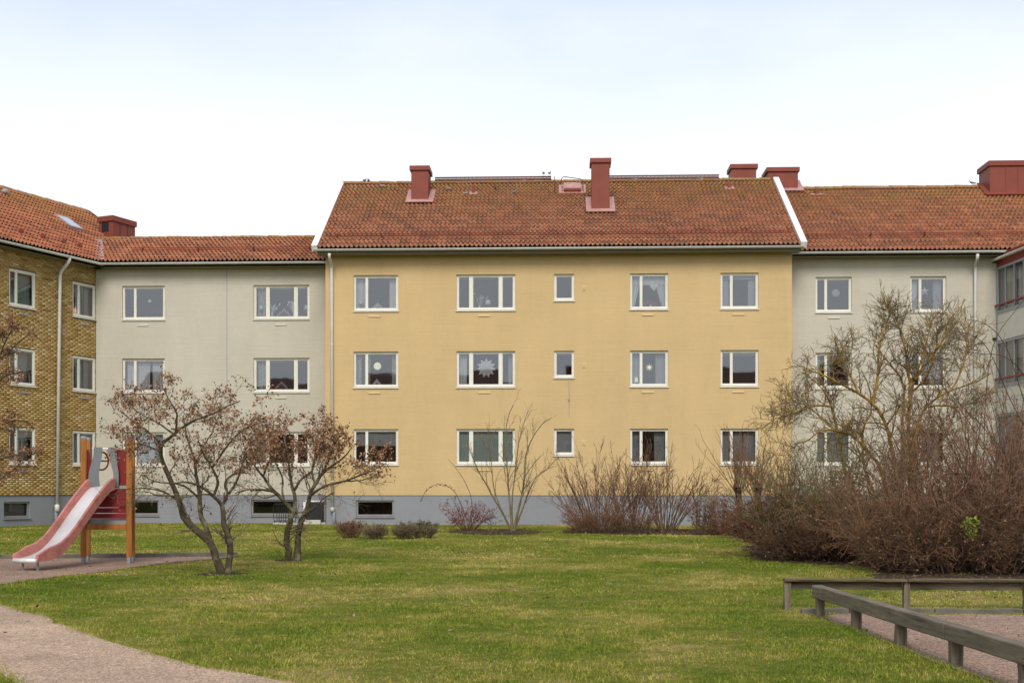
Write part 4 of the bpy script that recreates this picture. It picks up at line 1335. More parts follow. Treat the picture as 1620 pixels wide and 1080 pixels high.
def timber(name, P, Q, w, h, m, parent, bev=.008, sub=6, jit=.004, seed=0):
    """a board or beam whose mesh lies along its local x axis, edges slightly uneven"""
    P, Q = np.asarray(P, float), np.asarray(Q, float)
    t = Q - P; L = np.linalg.norm(t)
    r = np.random.default_rng(seed)
    V, Fc = [], []
    for i in range(sub + 1):
        for (y, z) in ((-w / 2, -h / 2), (w / 2, -h / 2), (w / 2, h / 2), (-w / 2, h / 2)):
            V.append((L * i / sub, y + r.normal(0, jit), z + r.normal(0, jit)))
    for i in range(sub):
        for k in range(4):
            Fc.append((4 * i + k, 4 * i + (k + 1) % 4, 4 * i + 4 + (k + 1) % 4, 4 * i + 4 + k))
    Fc += [(3, 2, 1, 0), tuple(4 * sub + k for k in range(4))]
    me = bpy.data.meshes.new(name); me.from_pydata(V, [], Fc); me.materials.append(m)
    o = bpy.data.objects.new(name, me); col.objects.link(o)
    org = ORG[parent.name]
    o.parent = parent; o.location = P - org
    o.rotation_euler = Vector(t).to_track_quat('X', 'Z').to_euler()
    ORG[o.name] = org
    b = o.modifiers.new('bevel', 'BEVEL'); b.width = bev; b.segments = 2; b.limit_method = 'ANGLE'
    return o

E_ = thing('sand_edging', tuple(ground(200, 882)), 'low weathered boards edging the sand beneath the slide', 'edging')
ep = [gp_(0, 884) + [-4, -.3], gp_(0, 884), gp_(120, 883), gp_(240, 881.5), gp_(328, 880.2), gp_(376, 879.6)]
for i in range(len(ep) - 1):
    a, b = ep[i], ep[i + 1]
    timber('edging_board', (a[0], a[1] + .03, gz(a[1]) + .035), (b[0] - .01, b[1] + .03, gz(b[1]) + .035), .05, .11, mEdge, E_, seed=i)
ep = [gp_(376, 880.2), gp_(345, 884.5), gp_(290, 889), gp_(235, 894.5)]
for i in range(len(ep) - 1):
    a, b = ep[i], ep[i + 1]
    timber('edging_board', (a[0], a[1], gz(a[1]) - .005), (b[0] + .01, b[1], gz(b[1]) - .008), .05, .07, mEdge, E_, seed=10 + i)
Q_ = thing('sand_edging', tuple(ground(1450, 971)), 'mossy edging board along the far side of the sand pit', 'edging')
ep = [gp_(1268, 970.5), gp_(1345, 970), gp_(1480, 970.5), gp_(1620, 971.5), gp_(1620, 971.5) + [3, 0]]
for i in range(len(ep) - 1):
    a, b = ep[i], ep[i + 1]
    timber('edging_board', (a[0], a[1] + .03, gz(a[1]) + .02), (b[0] - .01, b[1] + .03, gz(b[1]) + .02), .06, .085, mEdge, Q_, seed=20 + i)

# far rail: posts with a thin top board and a board set back between them
fA, fB, fC = ground(1243.5, 962), ground(1429.5, 962), ground(1613.5, 962)
fA[1] = fB[1] = fC[1] = -27.3
step = fB[0] - fA[0]
N1 = thing('low_rail_fence', (fA[0], -27.3, float(gz(-27.3))), 'low timber rail fence with flat top board, behind the sand pit', 'fence')
ft = at(1243.5, 915, -27.3)[2]
gzf = float(gz(-27.3))
for k in range(4):
    x = fA[0] + k * step
    timber('post', (x, -27.3, gzf - .15), (x, -27.3, ft - .027), .075, .075, mWood, N1, sub=4, seed=40 + k)
for k in range(3):
    x = fA[0] + k * step
    timber('top_board', (x - (.04 if k == 0 else -.003), -27.31, ft - .012), (x + step - .003, -27.31, ft - .012), .13, .028, mWoodT, N1, .004, seed=50 + k)
    timber('side_board', (x + .04, -27.255, ft - .085), (x + step - .04, -27.255, ft - .085), .03, .095, mWood, N1, .004, seed=60 + k)
# near rail: a heavy squared beam on short posts, running towards the camera
n1, n4 = ground(1297.5, 975), ground(1512, 1054)
dirn = (n4 - n1)[:2]; dirn /= np.linalg.norm(dirn)
N2 = thing('low_rail_fence', (n1[0], n1[1], float(gz(n1[1]))), 'heavy weathered beam on short posts running towards the camera', 'fence')
sp = np.linalg.norm((n4 - n1)[:2]) / 3
HB = .355
for k in range(6):
    p = n1[:2] + dirn * sp * k
    timber('post', (p[0], p[1], gz(p[1]) - .2), (p[0], p[1], gz(p[1]) + HB - .14), .095, .095, mWood, N2, sub=4, seed=70 + k)
st = n1[:2] - dirn * .12
cuts = [0.0, sp * 3.02, sp * 6]
for k in range(2):
    a, b = st + dirn * (cuts[k] + (.004 if k else 0)), st + dirn * cuts[k + 1]
    timber('beam', (a[0], a[1], gz(a[1]) + HB - .072), (b[0], b[1], gz(b[1]) + HB - .072), .125, .142, mWood, N2, .012, sub=12, jit=.0012, seed=80 + k)

# ------------------------------------------------------------------ the slide
mOr = simple('orange_stained_wood', (.34, .125, .018), .55, var=.28, scale=6, stretch=(3, 3, .4))
mRed = simple('red_board', (.20, .010, .012), .45, var=.12)
mGp = simple('grey_board', (.17, .18, .19), .5, var=.08)
mPink = simple('faded_pink_plastic', (.47, .175, .145), .55, var=.26, scale=6, bscale=18, bstr=.1)
mSt, nt, bs = new_mat('worn_steel')
bs.inputs['Base Color'].default_value = (.8, .8, .8, 1)
nt.links.new(ramp(nt, noise(nt, 2.2, 5, .6), [(.3, (.66, .64, .62)), (.7, (.82, .80, .78))]), bs.inputs['Base Color'])
bs.inputs['Metallic'].default_value = .4; bs.inputs['Roughness'].default_value = .45
mGal = simple('galvanised', (.33, .34, .36), .5, metal=.5, var=.1)
TL, TR = ground(132, 891), ground(204.5, 891)
TL[1] -= .0
tdir = (TR - TL)[:2]; TWd = np.linalg.norm(tdir); tdir /= TWd
tback = np.array([-tdir[1], tdir[0]]) ; tback = tback * math.cos(.22) - tdir * math.sin(.22)
g0 = float(gz(TL[1]))
P_ = thing('playground_slide', (TL[0], TL[1], g0), 'red and pink playground slide with steel chute and orange posts', 'slide')
def T(x, b, z): # tower coordinates: x along the front, b backwards, z above ground
    q = TL[:2] + tdir * x + tback * b
    return np.array([q[0], q[1], g0 + z])
pxm = (TL[1] - CAM_Y) / FPX
ztop = at(133, 694, TL[1])[2] - g0
tdepth = .62
tx = np.array([tdir[0], tdir[1], 0]); tb = np.array([tback[0], tback[1], 0])
for (x, b) in ((0, 0), (TWd, 0), (0, tdepth), (TWd, tdepth)):
    mb = MB(); mb.obox(T(x, b, (ztop + .12) / 2), tx * .052, tb * .052, (0, 0, (ztop - .12) / 2)); po = mb.build('post', mOr, P_, bevel=.01)
    mb = MB(); mb.lathe(T(x, b, ztop), [(.058, 0), (.06, .03), (.045, .05), (0, .055)], 8); mb.build('post_cap', M['vent_metal'], po)
    mb = MB(); mb.box(Frame(T(x, b, 0), (tx @ [0, 1, 0], -(tx @ [1, 0, 0]))), -.03, .03, -.1, .14, .045, -.045); mb.build('post_foot', mGal, po)
Zp = lambda y, b=0: at(165, y, TL[1] + b)[2] - g0
zb0, zb1 = Zp(837.5), Zp(828.5)
for b in (0, tdepth):
    mb = MB(); mb.obox(T(TWd / 2, b, (zb0 + zb1) / 2), tx * (TWd / 2 - .055), tb * .035, (0, 0, (zb1 - zb0) / 2)); mb.build('cross_beam', mOr, P_, bevel=.006)
mb = MB(); mb.obox(T(TWd / 2, tdepth / 2, (zb1 + Zp(820.5)) / 2), tx * (TWd / 2 - .06), tb * (tdepth / 2 - .04), (0, 0, (Zp(820.5) - zb1) / 2)); mb.build('base_shelf', mGal, P_)
zpl = Zp(768)                                               # platform
# red boards below the platform
zz = [Zp(820) + .004, Zp(812), Zp(811) + .002, Zp(803), Zp(802), zpl - .05]
for k in range(3):
    mb = MB(); mb.obox(T(TWd / 2, .01 + (.02 if k == 1 else 0), (zz[2 * k] + zz[2 * k + 1]) / 2), tx * (TWd / 2 - .06), tb * .012, (0, 0, abs(zz[2 * k + 1] - zz[2 * k]) / 2)); mb.build('red_panel', mRed, P_)
mb = MB(); mb.obox(T(TWd / 2, tdepth / 2, zpl - .02), tx * (TWd / 2 - .056), tb * (tdepth / 2 - .01), (0, 0, .025)); mb.build('platform', mGal, P_)
zr1 = Zp(709)
# guard panels: red outer boards with rounded inner edge, grey wave-edged boards beside the chute
mb = MB()
mb.prism([T(.06, .03, zpl), T(.06, .03, zr1 - .02), T(.10, .03, zr1 - .03), T(.135, .03, zr1 - .17), T(.155, .03, (zr1 + zpl) / 2), T(.135, .03, zpl + .12), T(.10, .03, zpl)], tb * .02); mb.build('red_panel', mRed, P_)
mb = MB()
mb.prism([T(TWd - .24, .03, zpl - .02), T(TWd - .24, .03, zr1 - .02), T(TWd - .06, .03, zr1 - .02), T(TWd - .06, .03, zpl - .02)], tb * .02); mb.build('red_panel', mRed, P_)
def wave(x0, w, flip):
    zs_ = np.linspace(zpl - .02, zr1 + .02, 13)
    L_, R_ = [], []
    for k, z in enumerate(zs_):
        t = k / 12
        off = .055 * math.sin(t * math.pi * 1.5 + .4) * flip
        ww = w * (1 + .35 * (t - .45) ** 2)
        L_.append(T(x0 - off * .9, -.045, z)); R_.append(T(x0 + ww - off * .5, -.045, z))
    return L_ + R_[::-1]
mb = MB(); mb.prism(wave(.15, .17, 1), tb * .03); mb.build('grey_panel', mGp, P_)
mb = MB(); mb.prism(wave(.52, .12, -1), tb * .03); mb.build('grey_panel', mGp, P_)
mb = MB(); mb.tube([T(.17, -.03, zr1 - .005), T(.61, -.03, zr1 - .005)], .013, 8); mb.build('top_bar', M['white'], P_)
mb = MB()                                                   # toy steering wheel beside the chute
cw = T(.32, .16, (zr1 + zpl) / 2 + .12)
wa, wb = tb * .8 + tx * .6, np.array([0, 0, 1.0])
wa = wa / np.linalg.norm(wa)
mb.tube([cw + (wa * math.cos(t) + wb * math.sin(t)) * .17 for t in np.linspace(0, 2 * math.pi, 25)], .017, 6, False)
for t in (0, math.pi): mb.tube([cw, cw + (wa * math.cos(t)) * .17], .014, 5)
mb.build('steering_wheel', mRed, P_)
# chute: swept section
Cs = T(.375, -.03, zpl + .0)
ff = (ground(29.5, 902.5) + ground(60, 902)) / 2
Ce = np.array([ff[0] + .0, ff[1] - .12, g0 + .195])
hd = (Ce - Cs)[:2]; HL = np.linalg.norm(hd); hd /= HL
side = np.array([-hd[1], hd[0], 0]) * -1.0                  # to the right seen from the platform looking down
hz = Cs[2] - Ce[2]
ts = np.linspace(0, 1, 29)
def smooth_line(L):
    A = np.array(L)
    for _ in range(3): A[1:-1] = (A[:-2] + 2 * A[1:-1] + A[2:]) / 4
    return A
def prof(t):                                                # wavy drop: steep, easing, steep, run-out
    base = float(np.interp(t, [0, .06, .2, .34, .48, .6, .70, .8, .9, 1], [1, .985, .80, .60, .375, .20, .095, .045, .015, 0]))
    return base
cl = smooth_line([np.array([Cs[0] + hd[0] * HL * t, Cs[1] + hd[1] * HL * t, Ce[2] + hz * prof(t)]) for t in ts])
W_ = .225
def sweep(sec, m, name, par, smooth=False):
    n = len(sec); V = []
    for i, c in enumerate(cl):
        k = 1.0
        for (x, z) in sec: V.append(c + side * x + np.array([0, 0, z * (1.0 if i < 25 else 1 - (i - 24) * .13)]))
    Fc = [(i * n + j, i * n + (j + 1) % n, (i + 1) * n + (j + 1) % n, (i + 1) * n + j) for i in range(len(cl) - 1) for j in range(n)]
    Fc += [tuple(range(n))[::-1], tuple((len(cl) - 1) * n + j for j in range(n))]
    return mesh_obj(name, V, Fc, m, par, smooth)
ch = sweep([(-W_ + .02, 0), (W_ - .02, 0), (W_ - .02, -.012), (-W_ + .02, -.012)], mSt, 'chute_bed', P_)
for sg, nm in ((-1, 'chute_side'), (1, 'chute_side')):
    sweep([(sg * (W_ - .02), .003), (sg * (W_ + .01), .15), (sg * (W_ + .045), .165), (sg * (W_ + .06), .14), (sg * (W_ + .05), -.07), (sg * (W_ - .015), -.07)][::(1 if sg < 0 else -1)], mPink, nm, P_)
mb = MB(); e = cl[-1] + np.array([0, 0, -.03])
mb.tube([e - side * (W_ + .02), e + side * (W_ + .02)], .045, 10); mb.build('chute_lip', mSt, P_, True)
for sg in (-1, 1):
    q = e + side * (W_ - .06) * sg - np.array([hd[0], hd[1], 0]) * .12
    mb = MB(); mb.tube([q + [0, 0, -.02], np.array([q[0], q[1], g0 - .05])], .022, 8); mb.build('chute_leg', mGal, P_)
# ------------------------------------------------------------------ trees and shrubs
def resample(pts, K):
    pts = np.asarray(pts, float)
    d = np.r_[0, np.cumsum(np.linalg.norm(np.diff(pts, axis=0), axis=1))]
    t = np.linspace(0, d[-1], K + 1)
    return np.column_stack([np.interp(t, d, pts[:, i]) for i in range(pts.shape[1])])

def smooth_path(P, it=2):
    P = np.asarray(P, float)
    for _ in range(it):
        Q = [P[0]]
        for a, b in zip(P[:-1], P[1:]): Q += [a * .75 + b * .25, a * .25 + b * .75]
        Q.append(P[-1]); P = np.array(Q)
    return P

def tubes(P, R, sides):
    """P (M,K+1,3), R (M,K+1) -> vertices and quads of M tapered tubes"""
    M_, K1, _ = P.shape
    T = np.empty_like(P)
    T[:, 1:-1] = P[:, 2:] - P[:, :-2]; T[:, 0] = P[:, 1] - P[:, 0]; T[:, -1] = P[:, -1] - P[:, -2]
    T /= np.linalg.norm(T, axis=2, keepdims=True) + 1e-9
    ref = np.where(np.abs(T[:, :1, 2:3]) < .85, np.array([0, 0, 1.0]), np.array([1.0, 0, 0]))
    A = np.cross(T, np.broadcast_to(ref, T.shape)); A /= np.linalg.norm(A, axis=2, keepdims=True) + 1e-9
    B = np.cross(T, A)
    an = 2 * math.pi * np.arange(sides) / sides
    V = P[:, :, None, :] + (A[:, :, None, :] * np.cos(an)[None, None, :, None] + B[:, :, None, :] * np.sin(an)[None, None, :, None]) * R[:, :, None, None]
    base = (np.arange(M_) * K1 * sides)[:, None, None]
    k = np.arange(K1 - 1)[None, :, None] * sides; i = np.arange(sides)[None, None, :]; j = (i + 1) % sides
    F = np.stack([base + k + i, base + k + j, base + k + sides + j, base + k + sides + i], -1).reshape(-1, 4)
    return V.reshape(-1, 3), F

def spawn(P, R, n, t0, t1, ang, length, K, r, up=0.0, wig=.25, rad=.5, rmin=.0016, taper=.35, droop=0.0, lenfall=.5, bend=0.0):
    """n children on each branch of (P,R): returns their paths and radii"""
    M_, K1, _ = P.shape
    m = np.repeat(np.arange(M_), n)
    t = r.uniform(t0, t1, len(m))
    x = t * (K1 - 1); i0 = np.minimum(x.astype(int), K1 - 2); f = (x - i0)[:, None]
    S = P[m, i0] * (1 - f) + P[m, i0 + 1] * f
    Rs = R[m, i0] * (1 - f[:, 0]) + R[m, i0 + 1] * f[:, 0]
    D = P[m, i0 + 1] - P[m, i0]; D /= np.linalg.norm(D, axis=1, keepdims=True) + 1e-9
    rnd = r.normal(0, 1, D.shape); rnd -= D * np.sum(rnd * D, 1, keepdims=True); rnd /= np.linalg.norm(rnd, axis=1, keepdims=True) + 1e-9
    a = np.abs(r.normal(ang, ang * .3, len(m)))[:, None]
    D = D * np.cos(a) + rnd * np.sin(a)
    D[:, 2] += up; D /= np.linalg.norm(D, axis=1, keepdims=True)
    L = length * r.uniform(.45, 1.25, len(m)) * (1 - lenfall * t)
    out = np.empty((len(m), K + 1, 3)); out[:, 0] = S
    cur = r.normal(0, bend, D.shape)
    for k in range(1, K + 1):
        D = D + r.normal(0, wig, D.shape) / math.sqrt(K) + cur / K
        D[:, 2] += (up * .5 - droop * k / K) / K
        D /= np.linalg.norm(D, axis=1, keepdims=True)
        out[:, k] = out[:, k - 1] + D * (L / K)[:, None]
    r0 = np.maximum(np.minimum(Rs * rad, length * .02 + .004), rmin)
    RR = np.maximum(r0[:, None] * np.linspace(1, taper, K + 1)[None, :], rmin * .8)
    return out, RR

def keep_above(P, R):
    ok = (P[:, :, 2] > gz(P[:, :, 1]) + .02).all(1)
    return P[ok], R[ok]

def join(parts):
    V, F, o = [], [], 0
    for v, f in parts:
        V.append(v); F.append(f + o); o += len(v)
    return np.concatenate(V), np.concatenate(F)

def bark(name, c1, c2, lich=None, lf=(.45, .62), sc=9):
    m, nt, bs = new_mat(name)
    c = ramp(nt, noise(nt, sc, 5, .7, (1, 1, .6)), [(.3, c1), (.7, c2)])
    if lich is not None:
        c = mixc(nt, ramp(nt, noise(nt, sc * .55, 5, .65), [(lf[0], 0.0), (lf[1], 1.0)]), c, lich)
    nt.links.new(c, bs.inputs['Base Color']); bs.inputs['Roughness'].default_value = .9; bs.inputs['Specular IOR Level'].default_value = .2
    bump(nt, bs, noise(nt, sc * 4, 4, .7), .7, .01)
    return m

def limbs_from(spec, Y, r, dscale=.5):
    """spec: list of (list of (px, py), depth drift, radius start px, radius end px) -> limb paths; depth drifts smoothly away from Y"""
    out = []
    for (pl, d0, d1, r0, r1) in spec:
        n = len(pl)
        pts = []
        for k, (x, y) in enumerate(pl):
            t = k / max(1, n - 1)
            yy = Y + d0 + (d1 - d0) * t
            pts.append(at(x, y, yy))
        P = smooth_path(pts, 2)
        sc = (Y - CAM_Y) / FPX
        out.append((P, np.linspace(r0, r1, len(P)) * sc))
    return out

def knobbly(P, R, r, amp=.25):
    n = len(P)
    j = r.normal(0, 1, (n, 3)); j[0] = 0
    j = (j + np.roll(j, 1, 0)) / 2
    return P + j * R[:, None] * amp, R * (1 + r.normal(0, .06, n))

def traced_tree(name, label, cat, spec, Y, base_px, bark_m, twig_m, levels, leaf=None, seed=1, group=None, sprouts=None):
    r = np.random.default_rng(seed)
    b = ground(*base_px); b = at(base_px[0], base_px[1], Y); b[2] = float(gz(Y))
    root = thing(name, tuple(b), label, cat, group)
    L = limbs_from(spec, Y, r)
    mb_parts = []
    PP, RR = [], []
    for (P, R) in L:
        P2 = resample(P, 16); R2 = np.interp(np.linspace(0, 1, 17), np.linspace(0, 1, len(R)), R)
        P2, R2 = knobbly(P2, R2, r)
        PP.append(P2); RR.append(R2)
    PP, RR = np.array(PP), np.array(RR)
    V, F = tubes(PP, RR, 8)
    mesh_obj('trunk', V, F, bark_m, root, True)
    parts, ends = [], []
    P, R = PP, RR
    for i, lv in enumerate(levels):
        P, R = spawn(P, R, r=r, **lv)
        P, R = keep_above(P, R)
        parts.append(tubes(P, R, 4 if i == 0 else 3))
        ends.append((P, R))
    V, F = join(parts)
    cr = mesh_obj('crown', V, F, twig_m, root, True)
    if leaf:
        cs = []
        for (li, n, t0, spread) in leaf['on']:
            P, R = ends[li]
            K1 = P.shape[1]
            m = r.integers(0, len(P), n); t = r.uniform(t0, 1, n) * (K1 - 1); i0 = np.minimum(t.astype(int), K1 - 2); f = (t - i0)[:, None]
            c = P[m, i0] * (1 - f) + P[m, i0 + 1] * f + r.normal(0, spread, (n, 3))
            cs.append(c)
        c = np.concatenate(cs)
        if 'keep' in leaf: c = c[leaf['keep'](c, r)]
        V, F = leaf_quads(c, leaf['size'], r, droop=.9)
        lo = mesh_obj('dry_leaves', V, F, leaf['mat'], cr); attr(lo, 'trand', np.repeat(r.uniform(0, 1, len(c)), 4)); tag(lo, kind='stuff')
    return root

mBark1 = bark('lichened_bark', (.045, .034, .021), (.105, .080, .050), (.21, .195, .12), (.50, .66), 11)
mTwig1 = bark('grey_brown_twigs', (.085, .065, .040), (.19, .15, .095), (.21, .19, .10), (.55, .7), 7)
t1 = [
    ([(352, 912), (349.7, 905), (341.5, 883.5), (336.4, 865), (325, 846.8), (303.8, 830.5), (290.6, 820.3), (286, 806), (286.5, 795.8), (280.4, 781.5), (272, 761), (260, 736.7), (253.7, 712), (253.7, 702)], 0, -.5, 7.14, 2.88),
    ([(253.7, 703), (278, 684), (296, 672), (314.8, 660.5), (339, 654.4), (355, 644), (380, 634)], -.5, -.2, 2.86, 0.80),
    ([(278, 684), (280, 665), (280.5, 652), (267, 632), (257, 612)], -.45, -.8, 1.85, 0.64),
    ([(253.7, 702), (241.5, 688), (209, 665.6), (190.6, 649)], -.5, -.9, 1.85, 0.64),
    ([(274, 686), (249.6, 667.6), (221, 655), (205, 637)], -.45, .3, 1.68, 0.56),
    ([(285, 793), (262, 777.6), (241.5, 772.5), (213, 771.5), (190, 775)], -.3, -.8, 1.68, 0.64),
    ([(255, 715), (236, 706), (215, 700), (196, 705)], -.5, -.3, 1.51, 0.56),
    ([(336.5, 868), (331.3, 846.8), (323, 826.4), (315, 814), (316, 795.8), (314, 771.3), (311, 751), (310, 730.6), (303, 712), (294.5, 686), (290, 660)], -.02, .5, 4.70, 0.96),
    ([(313.5, 787), (296.7, 771.3), (284.5, 764), (247.6, 763), (225, 752)], .25, .9, 2.02, 0.64),
    ([(310, 730), (322, 705), (336, 684), (341, 668), (350, 652)], .45, 1.0, 1.85, 0.64),
    ([(357, 912), (359.9, 903.8), (365, 879.4), (364, 846.8), (353.8, 832.5), (352, 812), (351, 797)], 0, .1, 6.05, 3.68),
    ([(351, 799), (335.4, 781.5), (315, 767.3), (296.7, 761), (270, 765)], .1, -.5, 3.02, 0.80),
    ([(338, 784), (341.5, 775), (346.6, 761), (335.4, 738.7), (321, 718), (312, 690)], .05, -.3, 2.52, 0.72),
    ([(335.4, 738.7), (349.7, 720), (358, 706), (382, 680), (400, 672), (418, 667)], -.15, -.5, 2.02, 0.72),
    ([(351, 799), (362, 780.5), (354.8, 769), (357.8, 757), (374, 746.9), (395, 748)], .1, .7, 2.69, 0.72),
    ([(362, 780.5), (372, 768), (384, 735), (390, 705), (402, 685)], .3, 1.1, 2.02, 0.64),
]
lv1 = [dict(n=9, t0=.25, t1=1.0, ang=.85, length=.66, K=6, up=.08, wig=.45, rad=.42, rmin=.0036, lenfall=.35),
       dict(n=5, t0=.2, t1=1.0, ang=.8, length=.36, K=4, up=.05, wig=.5, rad=.5, rmin=.0028, lenfall=.3),
       dict(n=2, t0=.15, t1=1.0, ang=.8, length=.17, K=3, up=.0, wig=.5, rad=.7, rmin=.0022, lenfall=.2)]
def keep_high(lo, hi):
    def f(c, r):
        p = np.clip((c[:, 2] - lo) / (hi - lo), .04, 1)
        return r.uniform(0, 1, len(c)) < p
    return f
traced_tree('small_tree', 'crooked three-stemmed small tree with dry brown leaves beside the slide', 'tree', t1, -22.1, (356, 908), mBark1, mTwig1, lv1,
            dict(on=[(2, 5800, .3, .03), (1, 2200, .5, .03)], size=.048, mat=mDry, keep=keep_high(1.35, 1.75)), 5, 'small trees with dry leaves on the lawn')
t2 = [
    ([(457, 891), (457.4, 885), (453.8, 861.6), (453.8, 844.7), (458.6, 823), (466, 809)], 0, -.1, 5.54, 3.84),
    ([(466, 811), (450, 794), (433.4, 777.3), (416.5, 753), (404.5, 738.7), (390, 719.5)], -.1, -.6, 3.86, 0.88),
    ([(433.4, 777.3), (414, 773.7), (390, 773.7), (372, 780)], -.3, -.8, 1.85, 0.64),
    ([(466, 811), (468.3, 794), (464.7, 777.3), (459.8, 755.6), (457.4, 736), (455, 712), (448, 690)], -.1, .4, 3.36, 0.80),
    ([(465, 777), (474.3, 760), (486, 750), (496, 743.6), (498.4, 719.5), (500, 690)], .1, .7, 2.35, 0.72),
    ([(416.5, 753), (425, 730), (437, 705), (440, 680)], -.4, -.9, 1.68, 0.64),
    ([(469, 891), (469.5, 883), (472, 856.8), (472, 832.7), (481.5, 815.8), (487.5, 799), (490, 779.7), (498.4, 765), (510.4, 746), (524.9, 738.7), (546.6, 722), (556, 708)], .05, .3, 5.88, 0.96),
    ([(489, 786), (500, 776), (515, 767.6), (546.6, 760.4), (570.6, 750.8), (590, 743.6), (610, 733)], .15, -.5, 2.52, 0.64),
    ([(498.4, 765), (492, 745), (500, 722), (512, 700), (516, 675)], .2, .6, 2.02, 0.64),
    ([(510.4, 746), (522, 725), (528, 700), (545, 684)], .25, -.2, 1.85, 0.64),
    ([(481, 816), (500, 802), (514, 785), (530, 778)], .1, -.4, 1.68, 0.56),
    ([(450, 794), (446, 775), (448, 757), (440, 740), (425, 715), (415, 690)], -.15, .5, 1.85, 0.64),
    ([(546.6, 760.4), (575, 760), (600, 748)], -.1, .2, 1.34, 0.48),
]
traced_tree('small_tree', 'two-stemmed small tree with dry brown leaves nearer the yellow house', 'tree', t2, -18.9, (463, 887), mBark1, mTwig1, lv1,
            dict(on=[(2, 7200, .3, .03), (1, 2200, .5, .03)], size=.054, mat=mDry, keep=keep_high(1.45, 1.95)), 8, 'small trees with dry leaves on the lawn')
t3 = [
    ([(-75, 930), (-72, 860), (-62, 790), (-52, 735), (-45, 680)], 0, .2, 8, 4),
    ([(-60, 785), (-30, 768), (0, 759), (17, 745.6), (30, 735)], 0, -.4, 3, 1),
    ([(-50, 735), (-25, 735), (0, 726), (19, 719), (40, 722), (58, 716)], 0, .4, 3, .9),
    ([(-45, 690), (-25, 640), (0, 598), (17, 590), (36, 588)], .2, .0, 3.2, .9),
    ([(-45, 680), (-30, 610), (0, 568), (25, 545.6), (40, 532), (54, 521)], .2, .5, 3.2, .8),
    ([(-50, 700), (-20, 690), (5, 668), (28, 664), (45, 668)], .1, -.3, 2.6, .8),
    ([(0, 568), (5, 545), (20, 520)], .3, .1, 2.0, .7),
]
traced_tree('small_tree', 'tree at the left edge with dry leaf clusters before the brick wall', 'tree', t3, -22.5, (-75, 926), mBark1, mTwig1,
            [dict(n=8, t0=.45, t1=1.0, ang=.7, length=.30, K=5, up=.06, wig=.4, rad=.5, rmin=.003, lenfall=.4), dict(n=5, t0=.2, t1=1, ang=.8, length=.20, K=3, wig=.5, rad=.6, rmin=.0024), dict(n=3, t0=.2, t1=1, ang=.8, length=.12, K=3, wig=.5, rad=.7, rmin=.002)],
            dict(on=[(2, 2300, .3, .03), (1, 700, .5, .03)], size=.042, mat=mDry), 12, 'small trees with dry leaves on the lawn')

# the big lichen-covered shrub tree
mBarkL = bark('orange_lichen_bark', (.070, .054, .026), (.15, .11, .05), (.36, .20, .024), (.41, .56), 14)
mTwigL = bark('lichened_twigs', (.12, .094, .058), (.24, .19, .12), (.32, .205, .045), (.46, .62), 6)
t4 = [
    ([(1425, 868), (1424, 800), (1416, 740), (1409, 693.7), (1397.8, 660.4), (1384.8, 640), (1358.9, 621.5), (1329, 606.7), (1300, 590), (1272, 585)], 0, -.8, 4.32, 1.02),
    ([(1428, 868), (1430, 790), (1427.4, 725), (1427.4, 669.6), (1431, 619.6), (1429, 601), (1414, 583), (1399.6, 567.8), (1385, 545)], .1, .6, 4.00, 1.02),
    ([(1432, 868), (1440, 790), (1438.5, 706.7), (1438.5, 651), (1442, 619.6), (1447.8, 595.6), (1456, 575), (1462.6, 558.5), (1468, 530), (1475, 508)], .2, .9, 4.48, 0.85),
    ([(1440, 640), (1438.5, 595.6), (1433, 558.5), (1427.4, 535), (1421, 512), (1414, 495)], .3, -.1, 2.88, 0.77),
    ([(1437, 868), (1446, 800), (1447.8, 740), (1447.8, 679), (1462.6, 643.7), (1492, 621.5), (1518, 612), (1547.8, 603), (1566, 592)], 0, -.6, 4.00, 0.85),
    ([(1400, 868), (1360, 790), (1345, 765), (1333, 740), (1327.4, 684.4), (1316, 643.7), (1305, 619.6), (1288.5, 601), (1270, 590)], .2, .8, 3.52, 0.77),
    ([(1410, 868), (1404, 790), (1396, 740), (1373.7, 714), (1351.5, 688), (1325.6, 680.7), (1297.8, 677), (1281, 697), (1262, 699), (1250, 715)], 0, -.9, 3.52, 0.85),
    ([(1405, 868), (1384, 780), (1366, 740), (1362.6, 680.7), (1372, 662), (1381, 649), (1376, 610), (1362, 585)], .1, .6, 3.52, 0.77),
    ([(1440, 868), (1455, 780), (1464, 736), (1484.8, 708.5), (1497.8, 688), (1510, 655)], -.1, .5, 2.88, 0.77),
    ([(1380, 640), (1387, 619), (1388.5, 586), (1391, 540), (1403, 515), (1407, 500), (1409, 482)], -.3, .2, 2.72, 0.68),
    ([(1447, 600), (1470, 570), (1490, 540), (1503, 522), (1516, 508)], .5, 1.1, 2.08, 0.68),
    ([(1442, 620), (1465, 600), (1480, 560), (1484, 520)], .4, -.3, 2.08, 0.68),
    ([(1316, 643), (1290, 640), (1265, 650), (1240, 658), (1222, 664)], .5, .1, 1.76, 0.68),
    ([(1358, 621), (1345, 595), (1330, 570), (1325, 555)], -.5, .1, 1.76, 0.68),
    ([(1325, 684), (1300, 660), (1275, 640), (1255, 635)], .1, .9, 1.76, 0.68),
    ([(1462, 644), (1490, 640), (1520, 645), (1548, 632)], -.2, .6, 1.76, 0.68),
    ([(1505, 618), (1520, 590), (1530, 560), (1528, 520)], -.3, .3, 1.60, 0.68),
]
